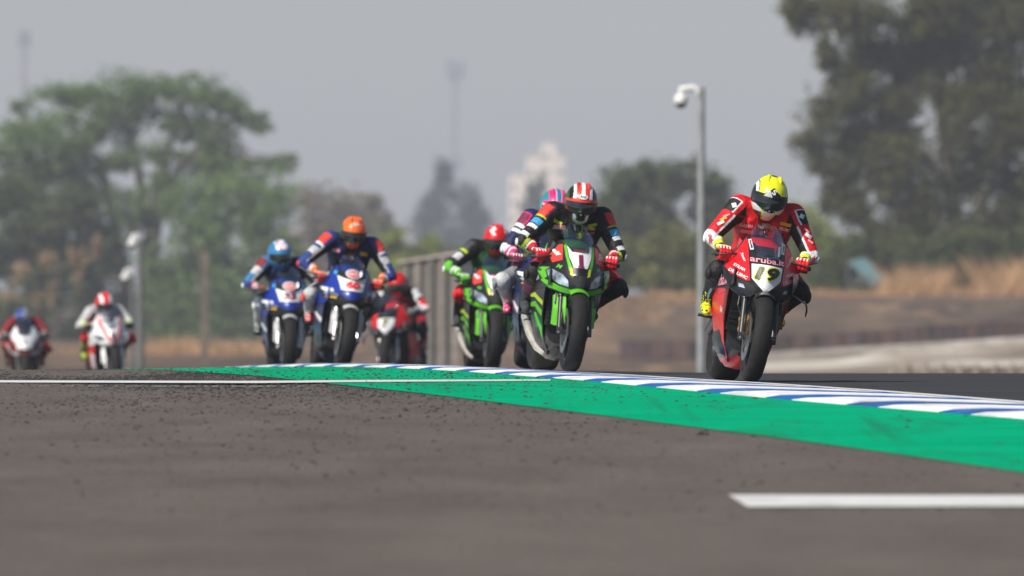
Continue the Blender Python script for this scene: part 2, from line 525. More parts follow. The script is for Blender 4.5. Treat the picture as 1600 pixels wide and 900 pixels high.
# painted lines seen across the run-off
def line_sheet(name, top, bot, dz, label, n=60):
    vs = []; fs = []
    T = np.array(top, float); B = np.array(bot, float)
    for i in range(n + 1):
        t = i / n
        for j in range(4):
            s = j / 3
            xt = T[0, 0] + (T[-1, 0] - T[0, 0]) * t; xb = B[0, 0] + (B[-1, 0] - B[0, 0]) * t
            yt = np.interp(xt, T[:, 0], T[:, 1]); yb = np.interp(xb, B[:, 0], B[:, 1])
            X, Y = ray_ground(xt + (xb - xt) * s, yt + (yb - yt) * s, dz)
            vs.append((X, Y, gz(X, Y) + dz))
    for i in range(n):
        for j in range(3):
            fs.append((i * 4 + j, i * 4 + j + 1, i * 4 + j + 5, i * 4 + j + 4))
    me = bpy.data.meshes.new(name); me.from_pydata(vs, [], fs); me.update()
    return tag(link(name, me, None, [M_WORN if 'worn' in name else M_LINE]), label, None, None, 'structure')
line_sheet('painted_line', [(-60, 594), (400, 595), (560, 593.6), (860, 592.6)], [(-60, 597.3), (400, 598.4), (560, 596.8), (860, 594.8)], .0145, 'long white line painted over asphalt and green strip')
line_sheet('painted_line', [(1138, 773), (1700, 774)], [(1168, 791.5), (1700, 790.5)], .012, 'short white line painted across the run-off asphalt')
random.seed(5)
x = 60
while x < 480:
    w = random.uniform(5, 26)
    line_sheet('worn_line_dash', [(x, 602.8), (x + w, 602.8)], [(x, 603.6), (x + w, 603.6)], .012, 'faint worn dash of an old white line', 3)
    x += w + random.uniform(3, 22)

# kerb: blue and white blocks with a raised saw profile
kerb = tag(empty('kerb', (K_OUT(95), 95, gz(K_OUT(95), 95))), 'blue and white striped race track kerb beside the green strip', 'kerb', None, 'structure')
KB = noise_ground('kerb_blue', [(.2, (.010, .07, .22)), (.5, (.012, .10, .36)), (.75, (.03, .16, .42))], 4, (1, 1, 1), .5, .3, 40, .3, .006, scuff=[((.05, .05, .055), 1.3, (1, .35, 1), .54, .72, .55), ((.30, .50, .72), 2.2, (1, 1, 1), .58, .70, .5)])
KW = noise_ground('kerb_white', [(.2, (.45, .46, .47)), (.45, (.74, .74, .74)), (.75, (.78, .78, .78))], 4, (1, 1, 1), .5, .3, 40, .3, .006, scuff=[((.16, .16, .165), 1.3, (1, .35, 1), .53, .72, .6), ((.10, .25, .5), 2.4, (1, 1, 1), .62, .72, .5)])
def kerb_pt(Y, t, h):
    a = (K_IN(Y), Y); b = (K_OUT(Y), Y)
    # blocks run square to the kerb, not to the view: shear along the kerb
    sl = (K_OUT(Y + .5) - K_OUT(Y - .5))
    Y2 = Y + t * (b[0] - a[0]) * (-sl)
    X = K_IN(Y2) + (K_OUT(Y2) - K_IN(Y2)) * t
    return Vector((X, Y2, gz(X, Y2) + h)) - kerb.location
ky = 62.0; ki = 0
while ky < 178:
    L = .92 if ki % 2 else 1.72
    vs = []; fs = []
    prof = [(0, -.03), (0.0, .014), (.08, .026), (.28, .032), (.60, .024), (.9, .013), (1.0, .010), (1.0, -.03)]
    NS = 5
    for j in range(NS + 1):
        yy = ky + (L - .012) * j / NS
        ramp = .005 * (1 - j / NS)            # each block is a tooth that steps down to the next
        for (t, h) in prof:
            vs.append(kerb_pt(yy, t, h + (ramp if 0 < t < 1 else 0)))
    m = len(prof)
    for j in range(NS):
        for i in range(m - 1):
            fs.append((j * m + i, j * m + i + 1, (j + 1) * m + i + 1, (j + 1) * m + i))
    fs.append(tuple(range(m))); fs.append(tuple(reversed(range(NS * m, NS * m + m))))
    me = bpy.data.meshes.new('kerb_block'); me.from_pydata([tuple(v) for v in vs], [], fs); me.update()
    bm = bmesh.new(); bm.from_mesh(me); bmesh.ops.recalc_face_normals(bm, faces=bm.faces); bm.to_mesh(me); bm.free()
    link('kerb_block', me, kerb, [KB if ki % 2 else KW])
    ky += L; ki += 1

# rubber marbles lying on the asphalt
random.seed(11)
M_RUB = mat('rubber_bits', (.014, .013, .012), rough=.8, var=.3)
mb = MB()
def lump(mb, X, Y, z, r, fl=.5, stretch=1.0):
    a = random.uniform(0, 6.28); ca, sa = math.cos(a), math.sin(a)
    vs = []
    for (x, y, zz) in ((1, 0, 0), (.5, .8, 0), (-.5, .8, 0), (-1, 0, 0), (-.5, -.8, 0), (.5, -.8, 0), (.35, .1, 1), (-.35, -.1, 1)):
        j = lambda: random.uniform(.7, 1.25)
        x *= r * stretch * j(); y *= r * j(); zz *= r * fl * 2 * j()
        vs.append((X + x * ca - y * sa, Y + x * sa + y * ca, z + zz))
    mb.add(vs, [(0, 1, 6), (1, 2, 7, 6), (2, 3, 7), (3, 4, 7), (4, 5, 6, 7), (5, 0, 6)])
n = 0
while n < 17000:
    Y = 56 + 63 * random.random() ** .8
    X = random.uniform(-4.6, 4.6) * Y / 100
    g = G_IN(Y)
    if X > K_IN(Y) - .05: continue
    if X > g and random.random() > .16: continue
    dens = .05 + .95 * math.exp(-((Y - 94) / 9) ** 2)
    if random.random() > dens: continue
    r = random.choice((.004, .004, .005, .005, .006, .006, .008, .011))
    lump(mb, X, Y, gz(X, Y) + (.0095 if X > g else .0055), r, random.uniform(.2, .4), random.uniform(1, 2.0))
    n += 1
tag(mb.build('rubber_marbles', M_RUB), 'small black rubber crumbs scattered over the asphalt', 'rubber crumbs', None, 'stuff')
for (px, py, r, lab) in ((1100, 679, .030, 'black rubber lump lying just below the green strip'), (635, 641, .022, 'small black rubber lump on the asphalt below the long white line')):
    X, Y = ray_ground(px, py)
    mb = MB(); z = gz(X, Y) + .004
    for k in range(4):
        lump(mb, random.uniform(-.5, .5) * r, random.uniform(-.4, .4) * r, 0, r * random.uniform(.5, .8), .45, 1.4)
    o = mb.build('rubber_lump', M_RUB); o.location = (X, Y, z)
    tag(o, lab, 'rubber lump')

# ------------------------------------------------------------------ race motorcycles
# bike space: front axle over the origin, -y forward, +x to the rider's left, z up
MESH = {}
def cached(key, fn):
    if key not in MESH: MESH[key] = fn()
    return MESH[key]

NZ = [.50, .57, .62, .70, .79, .88, .96, 1.06]
NY = [.10, -.02, -.06, -.05, .00, .09, .20, .36]
def front(off=0.0, dy=0.0):
    def f(x, z):
        return (x, interp(z, NZ, NY) + 4.6 * x * x + .16 * abs(x) - off + dy, z)
    return f
SZ = [.08, .11, .16, .25, .40, .55, .66, .78, .88]
SX = [.06, .085, .115, .160, .200, .222, .226, .212, .165]
def side(s, off=0.0):
    def f(y, z):
        k = interp(y, [.05, .25, .5, .8, 1.1], [.88, .95, 1.03, 1.06, .92])
        return (s * (interp(z, SZ, SX) * k + off), y, z)
    return f
def mirror(half):
    return [(-x, z) for (x, z) in half] + [(x, z) for (x, z) in reversed(half) if abs(x) > 1e-6]

def tyre_mesh(R0, w):
    hw = w / 2
    prof = [(-.74 * hw, .222), (-.95 * hw, R0 - .062), (-hw, R0 - .042), (-.93 * hw, R0 - .027), (-.72 * hw, R0 - .013), (-.38 * hw, R0 - .003), (0, R0),
            (.38 * hw, R0 - .003), (.72 * hw, R0 - .013), (.93 * hw, R0 - .027), (hw, R0 - .042), (.95 * hw, R0 - .062), (.74 * hw, .222), (.6 * hw, .208), (-.6 * hw, .208)]
    return MB().lathe_x(prof, (0, 0, 0), 64).mesh('tyre', 60)
def rim_mesh(w):
    mb = MB(); hw = w * .37
    mb.lathe_x([(-hw, .226), (-hw, .212), (-hw * .5, .196), (hw * .5, .196), (hw, .212), (hw, .226), (hw * .6, .206), (-hw * .6, .206)], (0, 0, 0), 48)
    mb.lathe_x([(-hw * .9, .045), (-hw * .9, .012), (hw * .9, .012), (hw * .9, .045)], (0, 0, 0), 20)
    for k in range(7):
        a = 2 * math.pi * k / 7
        rot = Matrix.Rotation(a, 3, 'X')
        mb.box(rot @ Vector((0, 0, .12)), (.022, .024, .165), rot)
    return mb.mesh('rim', 35)
def disc_mesh():
    mb = MB()
    mb.lathe_x([(-.003, .165), (-.003, .118), (.003, .118), (.003, .165)], (0, 0, 0), 40)
    for k in range(8):
        rot = Matrix.Rotation(2 * math.pi * k / 8, 3, 'X')
        mb.box(rot @ Vector((0, 0, .085)), (.004, .012, .085), rot)
    return mb.mesh('brake_disc', 35)

def put(name, key, fn, mats, parent, loc=(0, 0, 0), sc=None):
    o = link(name, cached(key, fn), parent, mats if isinstance(mats, (list, tuple)) else [mats])
    o.location = loc
    if sc: o.scale = sc
    return o

def guard_mesh(a0=-24, a1=58, hw=.070, r0=.320, drop=.030):
    prof = []
    xs = np.linspace(-1, 1, 13)
    for t in xs: prof.append((t * hw, r0 - drop * abs(t) ** 2.2))
    for t in reversed(xs): prof.append((t * (hw - .004), r0 - .006 - drop * abs(t) ** 2.2))
    return MB().lathe_x(prof, (0, 0, .30), 30, 0, True, R(a0), R(a1)).mesh('mudguard', 50)

def loft(sections, name, seg=24, power=2.6):
    """sections: (y, half width, z low, z high)"""
    mb = MB(); vs = []; fs = []
    for (y, hw, z0, z1) in sections:
        zc, hz = (z0 + z1) / 2, (z1 - z0) / 2
        for k in range(seg):
            a = 2 * math.pi * k / seg
            c, s = math.cos(a), math.sin(a)
            vs.append((hw * math.copysign(abs(c) ** (2 / power), c), y, zc + hz * math.copysign(abs(s) ** (2 / power), s)))
    for i in range(len(sections) - 1):
        for k in range(seg):
            k2 = (k + 1) % seg
            fs.append((i * seg + k, i * seg + k2, (i + 1) * seg + k2, (i + 1) * seg + k))
    fs.append(tuple(range(seg))); fs.append(tuple(reversed(range((len(sections) - 1) * seg, len(sections) * seg))))
    mb.add(vs, fs)
    return mb.mesh(name, 50)

def bike(cfg):
    st = cfg['style']; C = cfg['col']
    X, Y = cfg['pos']
    root = empty('race_motorcycle', (X, Y, gz(X, Y) + .006 + cfg.get('dz', 0)), (0, R(cfg['lean']), R(cfg['yaw'])))
    tag(root, cfg['label'], 'motorcycle', 'race motorcycles on the track')
    # wheels
    fw = put('front_wheel', 'frim', lambda: rim_mesh(.12), cfg.get('rim', M_RIM) if False else M_RIM, root, (0, 0, .30))
    put('tyre', 'ftyre', lambda: tyre_mesh(.300, .124), M_TYRE, fw)
    for s in (-1, 1):
        put('brake_disc', 'disc', disc_mesh, M_STEEL, fw, (s * .070, 0, 0))
    rw = put('rear_wheel', 'rrim', lambda: rim_mesh(.19), M_RIM, root, (0, 1.43, .322))
    put('tyre', 'rtyre', lambda: tyre_mesh(.322, .200), M_TYRE, rw)
    # forks
    fm = M_GOLDM if cfg.get('goldfork') else M_BLACKM
    for s in (-1, 1):
        mb = MB()
        mb.tube([(s * .108, -.012, .275), (s * .108, .0, .32), (s * .105, .115, .585)], [.024, .023, .021], 14, 0)
        mb.tube([(s * .105, .098, .545), (s * .104, .115, .585), (s * .100, .262, .92)], [.029, .031, .030], 16, 1)
        mb.lathe_x([(-.018, .030), (-.018, .0), (.018, .0), (.018, .030)], (s * .108, 0, .30), 18, 2)
        fl = mb.build('fork_leg', [M_STEEL if cfg.get('goldfork') else M_BLACKM, fm, M_BLACKM], root)
        c = MB(); rot = Matrix.Rotation(R(-24), 3, 'X')
        c.box((s * .085, .118, .375), (.058, .062, .13), rot); c.box((s * .110, .10, .375), (.02, .045, .10), rot)
        for q in (-1, 1): c.tube([(s * .112, .112 + q * .012, .375 + q * .034), (s * .124, .112 + q * .012, .375 + q * .034)], .013, 10)
        c.build('brake_caliper', cfg.get('caliper', M_BLACKM), fl)
        h = MB(); h.tube([(s * .115, .10, .43), (s * .15, .09, .50), (s * .14, .14, .60), (s * .12, .20, .70)], .005, 6)
        h.build('brake_hose', M_BLACKM, fl)
    o = put('mudguard', 'guard', guard_mesh, [], root)
    o.data = o.data.copy(); o.data.materials.clear(); o.data.materials.append(paint(cfg['guard']) if cfg['guard'] != 'carbon' else M_CARBON)
    if 'flap' in cfg:
        x0, x1, z0, z1 = cfg.get('flapdim', (.073, .158, .33, .56))
        for s in (-1, 1):
            poly = [(x0, z0 + .02), (x0 + .004, z1 + .05), (x0 + .03, z1 + .035), (x1, z1 - .01), (x1, z0 + .01), (x1 - .02, z0)]
            me = patch_mesh('fork_guard', [(s * x, z) for (x, z) in poly], lambda x, z: (x, .015 + .9 * (abs(x) - x0) + max(0, z - .46) * .5, z), .02, .05)
            link('fork_guard', me, root, [paint(cfg['flap'])])
    # core: engine, radiator, frame
    put('engine', 'engine', lambda: loft([(.40, .15, .20, .66), (.55, .19, .14, .70), (.85, .19, .15, .68), (1.02, .12, .25, .62)], 'engine', 20, 4), M_BLACKM, root)
    def radm():
        mb = MB(); rot = Matrix.Rotation(R(16), 3, 'X')
        mb.box((0, .33, .50), (.34, .035, .34), rot)
        for k in range(9): mb.box((0, .310 - .0045 * (k - 4) * 2, .50 + (k - 4) * .034), (.32, .012, .008), rot)
        return mb.mesh('radiator', 30)
    put('radiator', 'radiator', radm, M_RAD, root)
    def framem():
        mb = MB()
        for s in (-1, 1):
            mb.tube([(s * .06, .30, .86), (s * .15, .45, .74), (s * .17, .80, .62), (s * .13, 1.0, .45)], [.04, .045, .045, .04], 10)
        return mb.mesh('frame', 50)
    put('frame', 'frame', framem, M_BLACKM, root)
    def swm():
        mb = MB()
        for s in (-1, 1):
            mb.tube([(s * .10, .98, .42), (s * .135, 1.2, .40), (s * .135, 1.46, .322)], [.045, .04, .03], 10)
        return mb.mesh('swingarm', 50)
    put('swingarm', 'swing', swm, M_BLACKM, root)
    link('fuel_tank', loft([(.40, .10, .74, .88), (.48, .15, .70, .95), (.62, .165, .68, .985), (.76, .145, .70, .95), (.88, .10, .74, .86)], 'fuel_tank'), root, [paint(C['tank'])])
    tl = link('tail_cowl', loft([(.84, .10, .76, .85), (.95, .12, .77, .84), (1.12, .115, .80, .88), (1.2, .11, .82, .96), (1.36, .075, .88, .99), (1.47, .02, .95, .985)], 'tail_cowl'), root, [paint(C['tail'])])
    link('seat', loft([(.86, .095, .84, .862), (.98, .115, .835, .86), (1.14, .11, .865, .895)], 'seat'), tl, [mat('seat_foam', (.012, .012, .012), rough=.9)])
    # exhaust on the rider's right
    mb = MB()
    mb.tube([(-.105, .62, .120), (-.15, .74, .165), (-.195, .90, .265), (-.215, 1.08, .385), (-.205, 1.16, .43)], [.020, .030, .033, .034, .030], 14)
    if cfg.get('exhaust', True): mb.build('exhaust', M_TITAN, root)
    # footpegs
    for s in (-1, 1):
        mb = MB(); mb.tube([(s * .12, .96, .40), (s * .29, .965, .41)], .011, 10); mb.box((s * .16, .98, .43), (.012, .12, .14))
        mb.build('footpeg', M_BLACKM, root)
    # bars
    for s in (-1, 1):
        mb = MB()
        mb.tube([(s * .10, .285, .850), (s * .205, .305, .835)], .012, 12)
        mb.tube([(s * .205, .305, .835), (s * .328, .332, .818)], .0155, 14)
        hb = mb.build('handlebar', M_BLACKM, root)
        lv = MB()
        lv.tube([(s * .160, .268, .840), (s * .20, .240, .838), (s * .265, .240, .826), (s * .305, .255, .822)], [.008, .0075, .006, .006], 8)
        lv.build('lever', M_BLACKM, hb)
        if s < 0:
            gd = MB()
            gd.tube([(s * .335, .332, .817), (s * .348, .31, .816), (s * .350, .26, .814), (s * .335, .226, .812)], [.012, .010, .008, .007], 10)
            gd.build('lever_guard', M_BLACKM, hb)
        rs = MB(); rs.tube([(s * .16, .27, .845), (s * .16, .25, .878)], .018, 12); rs.box((s * .145, .285, .847), (.05, .035, .03)); rs.build('brake_reservoir', M_CARBON, hb)
    # nose cowl
    base = cfg['nose_base']
    nose = link('nose_cowl', patch_mesh('nose_cowl', mirror(base), front(0), .022, .006), root, [paint(C['nose'])])
    for (nm, pts, m, off, mir) in cfg['nose_patches']:
        mm = paint(m) if isinstance(m, str) else m
        if mir:
            for s in (-1, 1):
                link(nm, patch_mesh(nm, [(s * x, z) for (x, z) in pts], front(off), .018, .004), nose, [mm])
        else:
            link(nm, patch_mesh(nm, pts, front(off), .018, .004), nose, [mm])
    for (txt, c, h, w, m, off, ang, bold, shr) in cfg['nose_text']:
        decal('lettering', txt, c, h, front(off), sticker(m), nose, R(ang), w, bold, shr)
    # screen
    sb, stp, sw = cfg.get('screen', (.84, 1.075, .112))
    def scr(x, z):
        return (x, interp(z, [.80, .88, .96, 1.03, 1.08, 1.10], [.005, .065, .155, .265, .36, .40]) + 7.5 * x * x, z)
    half = [(0, sb - .02), (sw * .62, sb), (sw * .86, sb + .06), (sw, sb + .13), (sw * .94, stp - .05), (sw * .7, stp - .018), (sw * .35, stp - .003), (0, stp)]
    poly = [(-x, z) for (x, z) in half] + [(x, z) for (x, z) in reversed(half[1:-1])]
    ws = link('windscreen', patch_mesh('windscreen', poly, scr, .02, .003), root, [M_SCREEN])
    # dash behind the screen
    mb = MB(); rot = Matrix.Rotation(R(-50), 3, 'X'); mb.box((0, .33, .885), (.14, .02, .085), rot); mb.box((0, .30, .83), (.2, .16, .02)); mb.build('dashboard', M_BLACKM, root)
    # cockpit inner tubs that close the cowl towards the tank
    for s in (-1, 1):
        link('side_intake', patch_mesh('side_intake', [(.22, .80), (.34, .93), (.50, .955), (.62, .90), (.60, .76), (.40, .74)], lambda y, z, s=s: (s * (.155 + .03 * (z < .85) - .0 * y), y, z), .03, .006, (-s, 0, 0)), root, [paint(C.get('inner', C['tank']))])
    # side fairings
    for s in (-1, 1):
        first = None
        for (nm, pts, m, off) in cfg['side_patches']:
            mm = paint(m) if isinstance(m, str) else m
            o = link(nm if first is not None else 'side_fairing', patch_mesh(nm, pts, side(s, off), .035, .005, (-s, 0, 0)), root if first is None else first, [mm])
            if first is None: first = o
        for (txt, c, h, w, m, off, ang) in cfg.get('side_text', []):
            decal('lettering', txt, c, h, side(s, off), sticker(m), first, R(ang if s > 0 else -ang), w, .02, 0, flip=(s < 0))
    # belly pan
    vs = []; fs = []
    ys = [.46, .54, .66, .82, .98, 1.05]
    zz = [.17, .115, .09, .09, .11, .15]
    sec = [(-1, .10), (-.92, .04), (-.6, .0), (0, -.008), (.6, .0), (.92, .04), (1, .10)]
    for y, z in zip(ys, zz):
        w = interp(y, [.46, .6, .8, 1.05], [.07, .115, .125, .10])
        for (a, b) in sec: vs.append((a * w, y, z + b))
    for i in range(len(ys) - 1):
        for k in range(len(sec) - 1):
            fs.append((i * 7 + k, i * 7 + k + 1, i * 7 + k + 8, i * 7 + k + 7))
    link('belly_pan', MB().add(vs, fs).mesh('belly_pan', 60), root, [paint(C['belly'])])
    # winglets
    if cfg.get('wing'):
        for s in (-1, 1):
            mb = MB()
            vs = []
            for (x, y, z, c, t) in ((.205, .20, .625, .17, .012), (.27, .215, .60, .15, .011), (.325, .235, .575, .12, .009), (.338, .245, .53, .10, .008), (.335, .25, .495, .07, .006)):
                vs += [(s * x, y - c / 2, z), (s * x, y, z + t), (s * x, y + c / 2, z + .012), (s * x, y, z - t * .3)]
            fs = []
            for i in range(4):
                for k in range(4):
                    k2 = (k + 1) % 4
                    fs.append((i * 4 + k, i * 4 + k2, i * 4 + 4 + k2, i * 4 + 4 + k))
            fs += [(0, 1, 2, 3), (19, 18, 17, 16)]
            mb.add(vs, fs); mb.build('winglet', M_CARBON, root)
    return root

# ---- liveries
def duc(num, numcol, edge, sponsor):
    d = dict(style='d', guard='carbon', exhaust=False, wing=True, goldfork=False, caliper=M_GOLDM)
    d['col'] = dict(tank='red', tail='red', nose='black', belly='red', inner='red')
    d['nose_base'] = [(0, .585), (.055, .60), (.085, .565), (.14, .555), (.205, .60), (.248, .675), (.262, .745), (.238, .80), (.185, .885), (.142, .965), (.120, .985), (.106, .94), (.088, .865), (0, .835)]
    P = []
    P.append(('side_panel', [(.258, .752), (.228, .805), (.172, .90), (.136, .962), (.128, .93), (.122, .80), (.106, .672), (.13, .668), (.215, .70)], 'red', .004, True))
    P.append(('number_plate', [(-.106, .787), (0, .792), (.106, .787), (.098, .69), (.040, .635), (0, .598), (-.040, .635), (-.098, .69)], 'white', .006, False))
    P.append(('air_intake', [(.052, .612), (.10, .655), (.20, .685), (.225, .66), (.19, .605), (.135, .572), (.09, .580)], M_RAD, .004, True))
    P.append(('running_light', [(.128, .615), (.142, .642), (.172, .648), (.165, .622)], M_LENS, .007, True))  # grey glint painted as a patch inside the dark intake, not a lamp
    if sponsor: P.append(('pillar_sticker', [(.094, .885), (.109, .955), (.127, .950), (.116, .880)], 'white', .005, True))
    d['nose_patches'] = P
    W_ = .158 if len(num) > 1 else .062
    T = [(num, (math.cos(q * math.pi / 4) * .0125, .733 + math.sin(q * math.pi / 4) * .0125), .080, W_, edge, .0095 + q * .0004, 0, .035, .2) for q in range(8)] if num else []
    T += [(num, (math.cos(q * math.pi / 3) * .0065, .733 + math.sin(q * math.pi / 3) * .005), .080, W_, numcol, .0160 + q * .0006, 0, .03, .2) for q in range(6)] if num else []
    if sponsor:
        T += [('aruba.it', (0, .822), .040, .235, 'lpink', .008, 0, .02, 0),
              ('DELLEMC', (-.176, .708), .021, .115, 'white', .009, -24, .03, 0), ('DELLEMC', (.176, .708), .021, .115, 'white', .009, 24, .02, 0),
              ('STILMA', (-.172, .752), .019, .075, 'white', .009, -27, .03, 0), ('STILMA', (.172, .752), .019, .075, 'white', .009, 27, .03, 0),
              ('7imao', (-.155, .825), .016, .058, 'white', .009, -66, .02, 0), ('7imao', (.155, .825), .016, .058, 'white', .009, 66, .02, 0),
              ('FIAMM', (-.111, .918), .013, .055, 'black', .008, -78, .04, 0), ('FIAMM', (.111, .918), .013, .055, 'black', .008, 78, .04, 0)]
    d['nose_text'] = T
    low = [(.235, .60), (.285, .50), (.36, .39), (.43, .27), (.50, .165), (.60, .115), (.95, .115), (1.0, .17), (.90, .30), (.84, .45), (.80, .58)]
    up = [(.09, .64), (.235, .602), (.80, .582), (.80, .70), (.62, .80), (.34, .80), (.14, .74)]
    d['side_patches'] = [('lower_panel', low, 'red', 0), ('upper_panel', up, 'black', 0),
                         ('dark_patch', [(.56, .12), (.70, .24), (.93, .24), (.99, .165), (.95, .118)], 'black', .003),
                         ('red_flash', [(.26, .585), (.34, .60), (.75, .60), (.75, .585), (.50, .56)], 'red', .003)]
    if sponsor:
        d['side_text'] = [('aruba.it', (.50, .655), .085, .40, 'lpink', .004, 6), ('x', (.30, .715), .10, .07, 'coral', .004, 0), ('EAI', (.42, .46), .035, .07, 'white', .004, -10), ('DUCATI', (.70, .18), .04, .20, 'white', .005, 0)]
    return d

def kaw(num, red):
    d = dict(style='k', guard='green', flap='green', exhaust=True, wing=False, goldfork=False, screen=(.90, 1.095, .122))
    d['col'] = dict(tank='dgreen', tail='green', nose='black', belly='black', inner='black')
    d['nose_base'] = [(0, .548), (.03, .56), (.12, .572), (.20, .60), (.255, .66), (.272, .735), (.25, .80), (.20, .87), (.150, .945), (.125, .965), (.105, .93), (.088, .885), (0, .87)]
    d['nose_patches'] = [
        ('number_plate', [(-.092, .925), (-.06, .88), (.06, .88), (.092, .925), (.080, .84), (.050, .765), (-.050, .765), (-.080, .84)], 'white', .006, False),
        ('green_edge', [(.096, .935), (.112, .925), (.106, .85), (.082, .735), (.060, .75), (.086, .84)], 'green', .005, True),
        ('yellow_tip', [(.060, .755), (.078, .765), (.074, .712), (.052, .700)], 'yellow', .007, True),
        ('red_panel', [(.118, .935), (.145, .925), (.205, .845), (.188, .79), (.125, .815)], red, .005, True),
        ('lamp', [(.078, .618), (.085, .665), (.125, .71), (.195, .745), (.222, .73), (.205, .68), (.14, .635)], M_LENS, .006, True),
        ('green_cheek', [(.20, .755), (.262, .752), (.268, .715), (.235, .655), (.215, .685), (.228, .73)], 'green', .005, True),
        ('chin_lip', [(0, .552), (.03, .565), (.12, .578), (.20, .606), (.25, .655), (.235, .668), (.14, .622), (.06, .602), (.025, .600), (0, .592)], 'green', .007, True),
        ('air_intake', [(-.060, .708), (.060, .708), (.040, .66), (.026, .605), (-.026, .605), (-.040, .66)], M_RAD, .005, False),
        ('lip_badge', [(-.012, .572), (-.006, .585), (.006, .585), (.012, .572), (.006, .560), (-.006, .560)], 'silver', .010, False)]
    d['nose_text'] = ([('_', (0, .775), .014, .046, 'plum', .0105, 0, 0, 0)] if num == '1' else []) + [(num, (0, .820), .090, .034 if num == '1' else .09, 'plum', .010, 0, .025, 0), ('ENGION', (0, .893), .016, .095, 'coral', .010, 0, .02, 0),
                      ('M', (-.145, .765), .03, None, 'green', .008, -20, .05, .2), ('M', (.145, .765), .03, None, 'green', .008, 20, .05, .2),
                      ('elf', (-.162, .868), .032, .055, 'white', .009, -55, .04, 0), ('elf', (.162, .868), .032, .055, 'white', .009, 55, .04, 0)]
    low = [(.235, .60), (.285, .50), (.36, .39), (.43, .27), (.50, .165), (.60, .115), (.95, .115), (1.0, .17), (.90, .30), (.84, .45), (.80, .58)]
    up = [(.09, .64), (.235, .602), (.80, .582), (.80, .70), (.62, .80), (.34, .80), (.14, .74)]
    d['side_patches'] = [('lower_panel', low, 'black', 0), ('upper_panel', up, 'black', 0),
        ('green_streak', [(.34, .43), (.60, .50), (.79, .49), (.80, .46), (.60, .46), (.37, .39)], 'green', .003),
        ('green_streak', [(.30, .50), (.60, .565), (.79, .55), (.78, .53), (.60, .53), (.32, .47)], 'lime', .003),
        ('green_streak', [(.42, .31), (.60, .42), (.66, .42), (.52, .22), (.47, .23)], 'green', .003),
        ('green_streak', [(.60, .38), (.68, .40), (.66, .20), (.60, .18)], 'dgreen', .003)]
    d['side_text'] = [('Kawasaki', (.45, .69), .06, .28, 'silver', .004, 4), ('M', (.30, .65), .05, .04, 'coral', .004, 0)]
    return d

def yam(num, main, body, numcol='red'):
    d = dict(style='y', guard='silver', flap='silver', flapdim=(.10, .150, .33, .52), exhaust=False, wing=False, goldfork=True, screen=(.875, 1.085, .118))
    d['col'] = dict(tank=main, tail=main, nose='black', belly=body, inner='black')
    d['nose_base'] = [(0, .605), (.06, .60), (.14, .59), (.215, .63), (.262, .70), (.272, .745), (.245, .80), (.195, .875), (.150, .955), (.125, .972), (.106, .935), (.088, .885), (0, .868)]
    d['nose_patches'] = [
        ('side_panel', [(.120, .955), (.146, .945), (.192, .868), (.242, .795), (.262, .735), (.215, .715), (.10, .70), (.098, .725), (.136, .865)], main, .004, True),
        ('number_plate', [(-.136, .868), (-.07, .845), (0, .838), (.07, .845), (.136, .868), (.100, .738), (-.100, .738)], 'white', .006, False),
        ('nose_tip', [(-.100, .732), (.100, .732), (.105, .70), (.055, .665), (0, .652), (-.055, .665), (-.105, .70)], main, .005, False),
        ('white_flash', [(.165, .742), (.256, .750), (.262, .728), (.215, .71), (.155, .715)], 'white', .007, True),
        ('lamp', [(.115, .682), (.135, .70), (.215, .708), (.235, .695), (.20, .675)], M_LENS, .005, True),
        ('yellow_stripe', [(.13, .668), (.21, .668), (.222, .655), (.13, .655)], 'amber', .005, True),
        ('side_sticker', [(.128, .905), (.150, .915), (.165, .885), (.145, .872)], 'sky', .007, True),
        ('screen_sticker', [(math.cos(a * math.pi / 9) * .070, .893 + math.sin(a * math.pi / 9) * .043) for a in range(18)], 'white', .045, False),
        ('screen_sticker', [(math.cos(a * math.pi / 9) * .058, .893 + math.sin(a * math.pi / 9) * .033) for a in range(18)], 'coral', .048, False)]
    d['nose_text'] = [(num, (0, .793), .072, .135, numcol, .010, 0, .07, .15), ('PATA', (0, .893), .026, .085, 'white', .0505, 0, .04, 0)]
    low = [(.235, .60), (.285, .50), (.36, .39), (.43, .27), (.50, .165), (.60, .115), (.95, .115), (1.0, .17), (.90, .30), (.84, .45), (.80, .58)]
    up = [(.09, .64), (.235, .602), (.80, .582), (.80, .70), (.62, .80), (.34, .80), (.14, .74)]
    d['side_patches'] = [('lower_panel', low, body, 0), ('upper_panel', up, main, 0),
        ('white_flash', [(.32, .46), (.60, .52), (.80, .52), (.60, .48), (.36, .42)], 'white', .003),
        ('orange_flash', [(.52, .20), (.66, .24), (.90, .24), (.95, .17), (.60, .15)], 'orange', .003),
        ('sky_flash', [(.66, .245), (.88, .30), (.90, .25)], 'sky', .003)]
    d['side_text'] = []
    return d

